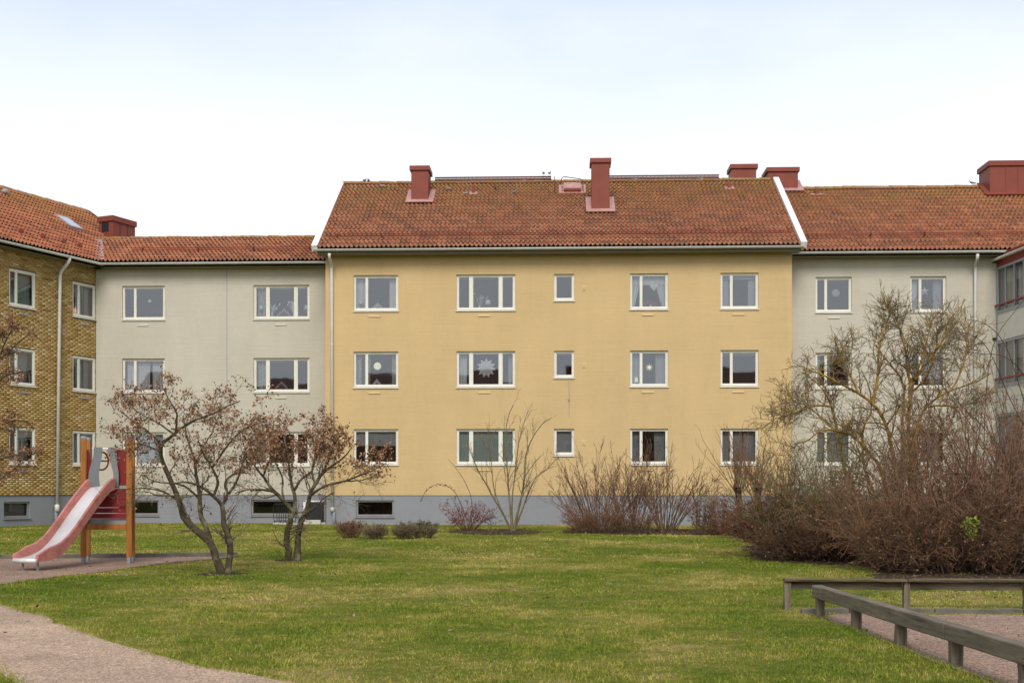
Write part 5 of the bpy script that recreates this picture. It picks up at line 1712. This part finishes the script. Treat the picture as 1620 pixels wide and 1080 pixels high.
traced_tree('lichen_shrub', 'tall bare many-stemmed shrub coated in orange lichen', 'shrub', t4, -15.6, (1420, 868), mBarkL, mTwigL,
            [dict(n=20, t0=.25, t1=1.0, ang=.8, length=1.05, K=7, up=.16, wig=.45, rad=.52, rmin=.0068, lenfall=.55, taper=.5),
             dict(n=6, t0=.12, t1=1.0, ang=.8, length=.46, K=4, up=.12, wig=.5, rad=.7, rmin=.0062, lenfall=.3),
             dict(n=3, t0=.2, t1=1.0, ang=.8, length=.19, K=3, up=.10, wig=.45, rad=.8, rmin=.0048, lenfall=.2)], None, 15)

# ---- shrubs grown from a cluster of canes
def shrub(name, label, cat, base, spread, height, lean, canes, levels, m, seed, group=None, arch=.5, rad=.012, wig=.25, leaves=None, K=9, part='canes', hvar=(.55, 1.1), power=1.0):
    r = np.random.default_rng(seed)
    bx, by = base[0], base[1]
    root = thing(name, (bx, by, float(gz(by))), label, cat, group)
    an = r.uniform(0, 2 * math.pi, canes); q = np.sqrt(r.uniform(0, 1, canes))
    S = np.column_stack([bx + spread[0] * q * np.cos(an), by + spread[1] * q * np.sin(an), np.zeros(canes)])
    S[:, 2] = gz(S[:, 1]) - .03
    D = np.column_stack([np.cos(an) * q * lean, np.sin(an) * q * lean * .8, np.ones(canes)]) + r.normal(0, .12, (canes, 3))
    D /= np.linalg.norm(D, axis=1, keepdims=True)
    L = height * r.uniform(hvar[0], hvar[1], canes) * (1 - .25 * q ** power)
    P = np.empty((canes, K + 1, 3)); P[:, 0] = S
    out = np.column_stack([np.cos(an), np.sin(an), np.zeros(canes)]) + r.normal(0, .5, (canes, 3))
    for k in range(1, K + 1):
        D = D + r.normal(0, wig, D.shape) / math.sqrt(K) + out * arch * q[:, None] * (k / K) / K
        D[:, 2] -= arch * .55 * (k / K) ** 2 / K * q
        D /= np.linalg.norm(D, axis=1, keepdims=True)
        P[:, k] = P[:, k - 1] + D * (L / K)[:, None]
    R = rad * r.uniform(.6, 1.25, canes)[:, None] * np.linspace(1, .22, K + 1)[None, :]
    V, F = tubes(P, R, 5)
    st = mesh_obj(part, V, F, m[0], root, True)
    parts, ends = [], [(P, R)]
    for lv in levels:
        P, R = spawn(P, R, r=r, **lv)
        P, R = keep_above(P, R)
        parts.append(tubes(P, R, 3)); ends.append((P, R))
    if parts:
        V, F = join(parts)
        tag(mesh_obj('twigs', V, F, m[1], root, True), kind='stuff')
    for lf in (leaves or ()):
        P, R = ends[lf['on']]
        n = lf['n']; K1 = P.shape[1]
        mi = r.integers(0, len(P), n * 3); t = r.uniform(.1, 1, n * 3) * (K1 - 1); i0 = np.minimum(t.astype(int), K1 - 2); f = (t - i0)[:, None]
        c = P[mi, i0] * (1 - f) + P[mi, i0 + 1] * f + r.normal(0, .015, (n * 3, 3))
        hh = (c[:, 2] - gz(c[:, 1])) / height
        c = c[(hh < lf.get('top', 9)) & (hh > lf.get('low', -1))][:n]
        V, F = leaf_quads(c, lf['size'], r, droop=.5)
        o = mesh_obj(lf.get('name', 'withered_leaves'), V, F, lf['mat'], root); attr(o, 'trand', np.repeat(r.uniform(0, 1, len(c)), 4)); tag(o, kind='stuff')
    return root

mBrown = (bark('brown_canes', (.085, .055, .034), (.19, .13, .085), None, sc=6), bark('brown_twigs', (.145, .073, .037), (.28, .160, .088), None, sc=4))
mTan = (bark('tan_canes', (.13, .105, .058), (.24, .20, .115), (.13, .115, .045), sc=6), bark('tan_twigs', (.15, .115, .068), (.26, .20, .125), None, sc=4))
mRedB = (bark('reddish_canes', (.090, .040, .028), (.16, .075, .050), None, sc=6), bark('reddish_twigs', (.15, .052, .036), (.26, .10, .068), None, sc=4))
mMauve = (bark('mauve_canes', (.075, .042, .025), (.19, .115, .07), None, sc=6), bark('mauve_twigs', (.145, .075, .044), (.29, .170, .11), None, sc=4))
mGreenC = (bark('green_canes', (.085, .088, .026), (.17, .155, .055), (.17, .11, .06), (.52, .66), 4), bark('green_twigs', (.125, .10, .045), (.23, .18, .10), None, sc=4))
mDarkB = (bark('dark_canes', (.045, .030, .020), (.10, .07, .048), None, sc=6), bark('dark_twigs', (.080, .042, .024), (.165, .098, .058), None, sc=4))
mWith = leaf_mat('withered_leaves', [(0, (.05, .023, .012)), (.5, (.12, .058, .030)), (.9, (.20, .105, .056)), (1, (.30, .21, .11))])
mBud = leaf_mat('red_hips', [(0, (.13, .018, .02)), (1, (.30, .055, .055))])
mGreenL = leaf_mat('fresh_leaves', [(0, (.10, .15, .02)), (1, (.30, .34, .05))])
mDarkG = leaf_mat('dark_green_leaves', [(0, (.018, .03, .010)), (1, (.06, .085, .025))])

# slender shrub in front of the yellow wall
s1 = [
    ([(811, 841), (806, 791), (802.7, 742), (800, 700), (800, 683), (803, 660), (812, 640)], 0, .3, 1.9, .5),
    ([(812, 841), (819, 810), (825, 785), (831, 753.8), (829.7, 723), (842.6, 690.5), (856, 672), (866, 662)], 0, -.3, 2.1, .5),
    ([(809, 840), (797, 815), (784, 793.7), (765, 758.5), (752, 735), (746, 718.6)], 0, -.5, 1.7, .5),
    ([(814, 840), (830, 795), (842.6, 761), (856, 748), (868, 739.8), (876, 730)], 0, .5, 1.6, .4),
    ([(811, 840), (809, 790), (815, 750), (818, 720), (822, 690), (835, 650)], 0, .6, 1.5, .4),
    ([(810, 840), (790, 800), (780, 770), (778, 735), (772, 700)], 0, .4, 1.4, .4),
]
traced_tree('slender_shrub', 'slender bare vase-shaped shrub in front of a wide ground-floor window', 'shrub', s1, -5.2, (811, 841), mTan[0], mTan[1],
            [dict(n=13, t0=.25, t1=1, ang=.5, length=1.0, K=5, up=.22, wig=.28, rad=.5, rmin=.0055, lenfall=.4), dict(n=5, t0=.2, t1=1, ang=.5, length=.40, K=3, up=.12, wig=.3, rad=.6, rmin=.0042)], None, 31)
# rose bush with arching canes and red hips
q = ground(741, 839)
shrub('rose_bush', 'small reddish rose bush with arching canes below the yellow wall', 'shrub', q, (.16, .14), 1.35, 1.0, 26,
      [dict(n=7, t0=.25, t1=1, ang=.8, length=.45, K=4, up=.1, wig=.4, rad=.5, rmin=.0045), dict(n=3, t0=.2, t1=1, ang=.8, length=.18, K=3, wig=.4, rad=.7, rmin=.004)],
      mRedB, 33, arch=.9, rad=.011, leaves=[dict(on=2, n=700, size=.045, mat=mBud, name='red_hips')])
rose = bpy.data.objects['rose_bush']
mb = MB()
Yr = q[1]
for pl in ([(742, 838), (735, 810), (720.6, 777), (704, 765.6), (685.4, 765.6), (671, 779.6), (666.7, 791)], [(745, 838), (748, 790), (735, 760), (723, 742), (709, 725.7)]):
    P = smooth_path([at(x, y, Yr) for x, y in pl], 2); mb.tube(P, list(np.linspace(.012, .005, len(P))), 5)
mb.build('arching_cane', mRedB[0], rose, True)
P = smooth_path([at(x, y, Yr) for x, y in ((720.6, 777), (704, 765.6), (685.4, 765.6), (671, 779.6), (666.7, 791))], 2)
rr = np.random.default_rng(2); c = P[rr.integers(0, len(P), 46)] + rr.normal(0, .02, (46, 3))
V, F = leaf_quads(c, .06, rr); o = mesh_obj('withered_leaves', V, F, mWith, rose); attr(o, 'trand', np.repeat(rr.uniform(0, 1, 46), 4)); tag(o, kind='stuff')
# four clipped low clumps on the lawn
for k, (x, y, w, h, m_, lb) in enumerate(((555, 850.5, .17, .56, mMauve, 'leftmost low clipped twiggy clump on the lawn below the basement window'), (592, 852, .19, .42, mTan, 'second low clipped clump from the left, right of the basement window'),
                                       (641, 852, .18, .46, mTan, 'third low clipped clump from the left, below the yellow wall'), (671, 851, .18, .48, mTan, 'rightmost low clipped clump with flat green-brown top'))):
    q = ground(x, y)
    shrub('clipped_shrub', lb, 'shrub', q, (w, w * .8), h, .5, 75, [dict(n=7, t0=.25, t1=1, ang=.6, length=.22, K=3, up=.15, wig=.35, rad=.7, rmin=.0042), dict(n=3, t0=.3, t1=1, ang=.7, length=.10, K=2, wig=.3, rad=.8, rmin=.004)],
          m_, 40 + k, 'low clipped clumps on the lawn', arch=.25, rad=.008, K=5, hvar=(.75, 1.1), leaves=[dict(on=2, n=500 if k < 3 else 1100, size=.035, mat=mWith if k < 3 else mDarkG, low=.0 if k < 3 else .75)] )
# thicket before the wall
lvT = [dict(n=8, t0=.25, t1=1, ang=.42, length=.75, K=4, up=.18, wig=.28, rad=.55, rmin=.0062, lenfall=.5), dict(n=2, t0=.2, t1=1, ang=.5, length=.28, K=3, up=.1, wig=.3, rad=.7, rmin=.0052)]
for k, (x, y, sx_, h, n, ln, m_, lb) in enumerate((
        (948, 839, .55, 3.0, 50, .8, mMauve, 'wide bare thicket with upright twigs left of the vase-shaped bush'),
        (1000, 839, .50, 2.9, 32, .55, mMauve, 'middle of the bare bushes under the fourth window column'),
        (1052, 840, .30, 3.2, 36, .7, mBrown, 'vase-shaped bare bush below the fourth window column'),
        (1108, 840, .30, 1.9, 12, .4, mBrown, 'thin sparse shoots between the vase-shaped bush and the dark stumps'))):
    shrub('bare_bush', lb, 'shrub', ground(x, y), (sx_, .3), h, ln, n, lvT, m_, 50 + k, 'bare bushes along the yellow wall', arch=.28, rad=.016, wig=.16)
shrub('low_twig_mound', 'dense low mound of brown twigs at the foot of the bare bushes', 'shrub', ground(965, 842), (1.05, .35), .95, .9, 150,
      [dict(n=6, t0=.2, t1=1, ang=.6, length=.35, K=3, up=.05, wig=.35, rad=.6, rmin=.0048), dict(n=3, t0=.2, t1=1, ang=.7, length=.15, K=2, wig=.3, rad=.8, rmin=.0042)], mBrown, 56, arch=.7, rad=.009, leaves=[dict(on=2, n=900, size=.04, mat=mWith)])
mStump = bark('black_stump_bark', (.016, .012, .009), (.045, .034, .026), None, sc=9)
# pollarded stumps with shoots, and the dark and red bushes by the corner
for k, (x, y, zt_, lb) in enumerate(((1168, 845, 775, 'dark pollarded stump with a fan of thin shoots under the right window column'), (1199, 846, 776, 'second dark pollarded stump beside the reddish bush'))):
    Yp = -7.2
    pb = at(x + 4, y, Yp); pb[2] = float(gz(Yp))
    root = thing('pollard_stump', tuple(pb), lb, 'shrub', 'pollarded stumps with shoots')
    pt = at(x, zt_, Yp)
    P = np.array([pb + [0, 0, -.05], pb + (pt - pb) * .4 + [.05, 0, 0], pb + (pt - pb) * .8, pt, pt + [0, 0, .10]])
    mb = MB(); mb.tube(smooth_path(P, 2), list(np.interp(np.linspace(0, 1, len(smooth_path(P, 2))), [0, .5, .78, .92, 1], [.10, .085, .11, .17, .06])), 9); mb.build('stump', mStump, root, True)
    r = np.random.default_rng(60 + k)
    n = 34
    S = np.repeat(pt[None], n, 0) + r.normal(0, .09, (n, 3)) * [1, .6, .4]
    D = r.normal(0, .42, (n, 3)); D[:, 2] = 1; D /= np.linalg.norm(D, axis=1, keepdims=True)
    L = r.uniform(.6, 2.0, n)
    P = np.stack([S + D * (L * t)[:, None] + np.array([0, 0, .15]) * t * t + r.normal(0, .03, (n, 3)) * t for t in np.linspace(0, 1, 7)], 1)
    R = np.repeat(np.linspace(.013, .0045, 7)[None], n, 0)
    p2, r2 = spawn(P, R, 5, .2, 1, .45, .5, 4, r, up=.2, wig=.3, rad=.6, rmin=.0045)
    V, F = join([tubes(P, R, 4), tubes(p2, r2, 3)]); mesh_obj('shoots', V, F, mBrown[1], root, True)
shrub('dark_bush', 'low dark tangled bush left of the pollarded stumps', 'shrub', ground(1140, 846), (.25, .2), 1.3, .9, 40,
      [dict(n=7, t0=.2, t1=1, ang=.8, length=.5, K=4, wig=.5, rad=.5, rmin=.005), dict(n=3, t0=.2, t1=1, ang=.8, length=.2, K=3, wig=.5, rad=.7, rmin=.0045)], mDarkB, 63, arch=.8, rad=.012, leaves=[dict(on=2, n=500, size=.05, mat=mWith)])
shrub('red_bush', 'low rust-red bush in front of the pollarded stumps', 'shrub', ground(1196, 851), (.55, .45), 1.3, .7, 110,
      [dict(n=7, t0=.2, t1=1, ang=.7, length=.42, K=3, up=.05, wig=.4, rad=.5, rmin=.0045), dict(n=3, t0=.2, t1=1, ang=.8, length=.16, K=2, wig=.4, rad=.8, rmin=.004)], mRedB, 64, arch=.6, rad=.009, leaves=[dict(on=2, n=1600, size=.04, mat=leaf_mat('rust_leaves', [(0, (.09, .028, .02)), (1, (.20, .07, .045))]))])

# the big thicket on the right
lvB = [dict(n=7, t0=.15, t1=1, ang=.6, length=.85, K=5, up=.08, wig=.4, rad=.55, rmin=.0056, lenfall=.45), dict(n=3, t0=.15, t1=1, ang=.7, length=.34, K=3, up=.04, wig=.45, rad=.7, rmin=.0044)]
lvD = [dict(n=7, t0=.15, t1=1, ang=.8, length=.75, K=5, up=.0, wig=.5, rad=.55, rmin=.0056, lenfall=.4), dict(n=3, t0=.15, t1=1, ang=.8, length=.32, K=3, up=.0, wig=.5, rad=.7, rmin=.0046)]
big = [
    ((4.8, -17.6), (.5, .5), 2.6, .50, 85, lvB, mGreenC, 'green-stemmed thicket left of the lichen shrub', .4, 3600, .42),
    ((5.8, -17.0), (.60, .5), 2.6, .45, 85, lvB, mGreenC, 'green-stemmed thicket directly before the lichen shrub', .4, 3600, .42),
    ((4.75, -16.8), (.42, .4), 2.1, .6, 60, lvD, mRedB, 'reddish thicket at the left end of the large shrub mass', .6, 1700, .8),
    ((6.1, -20.6), (.7, .6), 2.2, .8, 95, lvD, mBrown, 'brown thicket behind the far fence, left part', .6, 2600, .9),
    ((7.35, -20.3), (.75, .7), 2.9, .7, 105, lvD, mMauve, 'brown-mauve thicket behind the far fence, middle part', .5, 2600, .6),
    ((8.6, -19.8), (.8, .8), 3.5, .7, 110, lvD, mMauve, 'tall mauve-brown thicket at the right edge of the picture', .5, 2400, .5),
    ((7.0, -21.5), (1.3, .35), 1.15, .9, 130, lvD, mDarkB, 'dark low tangle along the foot of the big thicket', .8, 3600, .95),
    ((5.35, -18.5), (1.15, .25), .95, .8, 120, lvD, mDarkB, 'dark low tangle at the foot of the green-stemmed thicket', .8, 3200, .95),
    ((8.9, -21.4), (.9, .4), 1.3, .9, 90, lvD, mDarkB, 'dark low tangle at the right end of the far fence', .8, 2400, .95),
    ((8.0, -17.5), (.9, .7), 4.6, .5, 80, lvB, mMauve, 'tall thin-twigged shrub behind the big thicket', .45, 300, .4),
    ((9.6, -18.0), (.9, .8), 5.2, .45, 85, lvB, mMauve, 'tallest bare shrub before the glazed balconies', .45, 300, .4),
]
for k, (b_, s_, h, ln, n, lv, m_, lb, ar, nl, tp) in enumerate(big):
    shrub('thicket_shrub', lb, 'shrub', b_, s_, h, ln, n, lv, m_, 80 + k, 'shrubs of the large thicket', arch=ar, rad=.011 if k < 2 else .017, wig=.3,
          leaves=[dict(on=2, n=nl, size=.042, mat=mWith, top=tp)])
# long arching canes over the thicket
Yc = -19.5
lc = thing('bramble_canes', (8.3, Yc, float(gz(Yc))), 'long dark arching canes over the thicket at the right', 'shrub')
for pl in ([(1640, 790), (1580, 700), (1520, 640), (1470, 590)], [(1560, 900), (1556, 760), (1558, 640), (1566, 560), (1582, 520), (1608, 490), (1622, 470)],
           [(1650, 720), (1600, 640), (1570, 560), (1545, 530), (1500, 522)], [(1640, 700), (1610, 600), (1590, 540), (1560, 510), (1530, 505)], [(1560, 860), (1530, 760), (1500, 690), (1470, 655)], [(1650, 650), (1620, 590), (1590, 560), (1540, 560), (1500, 545)]):
    d = random.Random(len(pl) + int(pl[0][0])).uniform(-.5, .8)
    P = smooth_path([at(x, y, Yc + d) for x, y in pl], 3)
    mb = MB(); mb.tube(P, list(np.linspace(.011, .0045, len(P))), 5); mb.build('cane', mDarkB[0], lc, True)
# a leafy green shoot deep in the thicket
gs = thing('green_shoot', tuple(at(1535, 850, -21.9)), 'small fresh green leafy shoot in the dark thicket', 'plant')
rr = np.random.default_rng(9)
b = at(1537, 850, -21.95); mb = MB(); P = []
for k in range(7):
    e = at(1525 + k * 3.6, 818 + 3 * abs(k - 3) + rr.uniform(-3, 3), -22.0 + rr.uniform(-.1, .1)); q = smooth_path([b, (b + e) / 2 + rr.normal(0, .02, 3), e], 1); mb.tube(q, .003, 4); P.append(q[1:])
mb.build('stem', mGreenC[0], gs)
c = np.concatenate(P); c = np.repeat(c, 6, 0) + rr.normal(0, .025, (len(c) * 6, 3))
V, F = leaf_quads(c, .055, rr); o = mesh_obj('leaves', V, F, mGreenL, gs); attr(o, 'trand', np.repeat(rr.uniform(0, 1, len(c)), 4)); tag(o, kind='stuff')
# ------------------------------------------------------------------ things in the windows
IN = -.24
def star(F, px, py, rpx, n, m, label, inner=.42, depth=.06, cat='star', name='paper_star', rot=0.0, d=IN):
    s, z = F.px(px, py); c = F.p(s, z, d)
    R = rpx * (F.p(s, z)[1] - CAM_Y) / FPX
    V = [c + F.n * depth, c - F.n * depth]
    for k in range(2 * n):
        a = math.pi * k / n + math.pi / 2 + rot; q = R * (1 if k % 2 == 0 else inner)
        V.append(c + F.a * math.cos(a) * q + np.array([0, 0, math.sin(a) * q]))
    m2 = 2 * n
    Fc = [(0, 2 + k, 2 + (k + 1) % m2) for k in range(m2)] + [(1, 2 + (k + 1) % m2, 2 + k) for k in range(m2)]
    o = mesh_obj(name, V, Fc, m, base=c); tag(o, label, cat)
    return o
def lamp(F, px, py, label, h=.34, w=.15, base_z=None, m=None, d=IN):
    s, z = F.px(px, py)
    c = F.p(s, z, d)
    t = thing('table_lamp', tuple(c - np.array([0, 0, h * .55])), label, 'lamp')
    mb = MB(); mb.lathe(c, [(w * .62, -.07), (w * .60, -.065), (w * .34, .09), (w * .36, .09), (w * .64, -.072)], 12); mb.build('lamp_shade', m or M['lampshade'], t, True)
    mb = MB(); mb.lathe(c, [(.05, -h * .55), (.05, -h * .53), (.010, -h * .5), (.010, -.02)], 10); mb.build('stand', M['vent_metal'], t, True)
def candle_arch(F, px, py, wpx, hpx, m, label, d=IN):
    s, z = F.px(px, py); k = (F.p(s, z)[1] - CAM_Y) / FPX
    w, h = wpx * k, hpx * k
    t = thing('candle_arch', tuple(F.p(s, z, d)), label, 'candle arch')
    mb = MB()
    A = [F.p(s - w / 2 * (1 - i / 4), z + h * .62 * i / 4, d) for i in range(5)]; Bq = [F.p(s + w / 2 * (1 - i / 4), z + h * .62 * i / 4, d) for i in range(5)]
    mb.tube(A, .014, 5); mb.tube(Bq, .014, 5); mb.box(F, s - w / 2, s + w / 2, z - .02, z + .015, d + .03, d - .03)
    for i in range(1, 4): mb.tube([A[i], Bq[i]], .008, 4)
    mb.build('frame', m, t)
    for q in A[:-1] + Bq:
        mb = MB(); mb.tube([q, q + np.array([0, 0, h * .34])], .011, 6); mb.build('candle', M['ornament'], t)
def plant(F, px, py, hpx, m, label, n=16, spread=.5, pot=None, d=IN, name='house_plant'):
    s, z = F.px(px, py); k = (F.p(s, z)[1] - CAM_Y) / FPX; h = hpx * k
    t = thing(name, tuple(F.p(s, z, d)), label, 'plant')
    mb = MB(); mb.lathe(F.p(s, z, d), [(.03, 0), (.05, .02), (.045, .08), (.02, .14)] if pot is None else [(.045, 0), (.06, .09), (.062, .10), (.05, .10)], 10); mb.build('pot', M['ornament'], t, True)
    r = np.random.default_rng(int(px)); mb = MB()
    for i in range(n):
        e = F.p(s + r.normal(0, h * spread * .5), z + .08 + h * r.uniform(.5, 1), d + r.normal(0, .03)); b = F.p(s, z + .08, d)
        mb.tube([b, b * .5 + e * .5 + [0, 0, .03], e], .006, 4)
        mb.obox(e, F.a * .02, F.n * .004, np.array([0, 0, .028]))
    mb.build('foliage', m, t)
def disc(F, px, py, rpx, m, label, name='round_ornament', d=IN):
    s, z = F.px(px, py); R = rpx * (F.p(s, z)[1] - CAM_Y) / FPX
    c = F.p(s, z, d)
    V, Fc = [], []
    n = 20
    for sg in (1, -1):
        for (q, e) in ((.0, .05), (.55, .045), (.85, .028), (1.0, 0)):
            for i in range(n):
                a = 2 * math.pi * i / n; w = q * R * (1 if i % 2 or q < .9 else .94)
                V.append(c + F.a * math.cos(a) * w + np.array([0, 0, math.sin(a) * w]) + F.n * e * sg)
    for sgi in range(2):
        for k in range(3):
            for i in range(n):
                o = sgi * 4 * n; Fc.append((o + k * n + i, o + k * n + (i + 1) % n, o + (k + 1) * n + (i + 1) % n, o + (k + 1) * n + i))
    o = mesh_obj(name, V, Fc, m, base=c); tag(o, label, 'ornament')
    return o
lamp(FY, 570, 477, 'white table lamp in the top left window of the yellow house')
candle_arch(FY, 596, 488, 16, 12, M['ornament'], 'white candle arch on the sill of the top left yellow-house window')
lamp(FY, 771.5, 477, 'white shaded lamp in the top wide window of the yellow house', .40, .19)
plant(FY, 758, 488.5, 26, M['blind_cream'], 'dried grasses in a white vase in the top wide window', 10, .5, name='vase')
disc(FY, 595.5, 578, 6.3, M['star_yellow'], 'pale round lantern in the middle-floor left window of the yellow house')
candle_arch(FY, 594.5, 609, 12, 12, M['ornament'], 'small white candle arch below the round lantern')
star(FY, 768.5, 581, 16, 11, M['ornament'], 'large white paper star in the middle-floor wide window', .66, .09)
star(FY, 1028, 580, 7, 8, M['star_yellow'], 'small lit star in the middle-floor fourth window', .32)
lamp(FY, 1007.5, 600, 'small green shaded lamp beside the lit star', .2, .1, m=M['star_yellow'])
s, z = FY.px(1035.5, 452); c = FY.p(s, z, IN)               # heart ornament
V = [c + FY.n * .04, c - FY.n * .04]
for k in range(24):
    t = 2 * math.pi * k / 24
    V.append(c + FY.a * .0092 * 16 * math.sin(t) ** 3 + np.array([0, 0, .0092 * (13 * math.cos(t) - 5 * math.cos(2 * t) - 2 * math.cos(3 * t) - math.cos(4 * t))]))
o = mesh_obj('heart_ornament', V, [(0, 2 + k, 2 + (k + 1) % 24) for k in range(24)] + [(1, 2 + (k + 1) % 24, 2 + k) for k in range(24)], M['ornament'], base=c); tag(o, 'white heart ornament hanging between tied-back curtains', 'ornament')
plant(FY, 1030, 487, 9, M['pinkred'], 'red flowering plant on the sill under the heart ornament', 14, 1.6)
disc(FH, 1324.5, 462, 6.6, M['curtain_grey'], 'pale round ornament in the top left window of the right grey building')
star(FH, 1466, 459, 7.5, 5, M['ornament'], 'white five-pointed star in the top right window of the right grey building', .4)
disc(FG, 233.5, 475, 3, M['ornament'], 'small white hanging globe in the top left window of the left grey building', 'globe_ornament')
lamp(FG, 411, 486, 'white lamp in the left light of the top wide grey-building window', .3, .13)
lamp(FG, 482, 485, 'white lamp in the right light of the top wide grey-building window', .3, .13)
candle_arch(FG, 447, 500, 20, 15, M['pinkred'], 'red candle arch in the top wide grey-building window')
candle_arch(FG, 443, 615, 18, 14, M['pinkred'], 'red candle arch in the middle wide grey-building window')
plant(FG, 428, 500, 18, M['ornament'], 'white flowering plant left of the red candle arch', 12, .9)
plant(FG, 463, 500, 22, M['ornament'], 'tall white flowering plant right of the red candle arch', 12, .5)
star(FB, 127, 491, 9, 7, M['star_lit'], 'glowing orange paper star in the top right brick-wing window', .35, .05)

# ------------------------------------------------------------------ pigeons on the roof
def pigeon(p, ang, m, label, s=.78):
    base = np.asarray(p, float)
    t = thing('pigeon', tuple(base), label, 'bird', 'pigeons on the roofs')
    ca, sa = math.cos(ang), math.sin(ang)
    def W(x, y, z): return base + np.array([ca * x - sa * y, sa * x + ca * y, z]) * s
    # one continuous body: tail, trunk, neck, head, beak as a lofted skin
    secs = [(-.19, .075, .006, .035), (-.12, .085, .028, .042), (-.05, .10, .062, .058), (.03, .115, .066, .065), (.09, .14, .048, .05), (.115, .18, .030, .032), (.13, .215, .027, .029), (.155, .225, .020, .020), (.185, .218, .004, .004)]
    V, n = [], 10
    for (x, z, w, h) in secs:
        for i in range(n):
            a = 2 * math.pi * i / n; V.append(W(x, w * math.cos(a), z + h * math.sin(a) * .8))
    Fc = [(k * n + i, k * n + (i + 1) % n, (k + 1) * n + (i + 1) % n, (k + 1) * n + i) for k in range(len(secs) - 1) for i in range(n)] + [tuple(range(n))[::-1], tuple((len(secs) - 1) * n + i for i in range(n))]
    mesh_obj('body', V, Fc, m, t, True)
    mb = MB()
    for sg in (-1, 1):
        mb.add([W(.06, sg * .058, .13), W(-.02, sg * .076, .135), W(-.2, sg * .03, .085), W(-.06, sg * .075, .08), W(.05, sg * .07, .09)], [(0, 1, 2, 3, 4)])
    mb.build('wings', M['vent_metal'], t)
    mb = MB()
    for sg in (-1, 1): mb.tube([W(.0, sg * .025, .06), W(.01, sg * .025, -.01)], .006, 5)
    mb.build('legs', M['pinkred'], t)
mDk = simple('dark_feathers', (.035, .038, .048), .6, var=.2, scale=12)
mLt = simple('grey_feathers', (.20, .21, .235), .6, var=.35, scale=12)
rz = RZ + .095
def onridge(px): return np.array([at(px, 295, RY)[0], RY, rz])
def slope_spot(px, py): return on_roofY(px, py) + NY * .09
pigeon(onridge(577), 1.25, mDk, 'dark pigeon on the ridge, left of a close pair near the gable')
pigeon(onridge(583), 1.9, mDk, 'dark pigeon on the ridge, right of a close pair near the gable')
pigeon(slope_spot(605.5, 301), 2.9, mLt, 'grey pigeon just below the ridge left of the left chimney')
pigeon(slope_spot(709, 305), 3.3, mLt, 'pale pigeon below the walkway right of the left chimney')
pigeon(slope_spot(737, 313), .2, mLt, 'pale pigeon beside the flashing of the small vent pipe')
pigeon(slope_spot(784.5, 304), 1.4, mDk, 'dark pigeon on the tiles below the middle of the left walkway')
pigeon(slope_spot(815, 310), -.4, mLt, 'grey pigeon on the tiles right of the middle of the left walkway')
wz = RZ + .115 + .13
pigeon(np.array([at(860, 290, RY)[0], RY - .25, wz]), 1.8, mLt, 'pigeon on the right end of the left walkway, left one')
pigeon(np.array([at(869.5, 290, RY)[0], RY - .25, wz]), 1.2, mLt, 'pigeon on the right end of the left walkway, right one')
pigeon(np.array([at(1538, 290, HR_Y)[0], HR_Y, HR_Z + .14]), 3.0, mDk, 'lone dark pigeon on the ridge of the right grey building')

# ------------------------------------------------------------------ the block across the yard that the panes mirror
O_ = thing('apartment_building', (0, -72, float(gz(-72))), 'brick block across the yard, seen only mirrored in the panes', 'building')
FO = Frame((0, -72, -.3), (0, 1))
mb = MB(); mb.box(FO, -40, 40, 0, 9.4, 0, -10); mb.build('wall', simple('opposite_brick', (.22, .13, .07), .9, var=.15, bscale=12), O_)
mb = MB()
mb.prism([FO.p(-40.4, 9.3, .5), FO.p(-40.4, 12.6, -5), FO.p(-40.4, 9.3, -10.5)], FO.a * 80.8); ro = mb.build('roof', simple('opposite_tiles', (.17, .07, .045), .9, var=.2), O_)
for s in (-30, -17, -4, 8, 21, 33):
    mb = MB(); mb.box(FO, s, s + 1.1, 11.2, 13.8, -4, -5); mb.build('chimney', M['redmetal'], O_)
for k in range(20):
    for z in (2.3, 5.0, 7.7):
        s = -38 + k * 3.9
        mb = MB(); mb.box(FO, s, s + 1.5, z, z + 1.3, .02, -.05); w = mb.build('window', M['frame'], O_)
        mb = MB(); mb.box(FO, s + .09, s + 1.41, z + .09, z + 1.21, .028, .021); mb.build('pane', M['dark'], w)
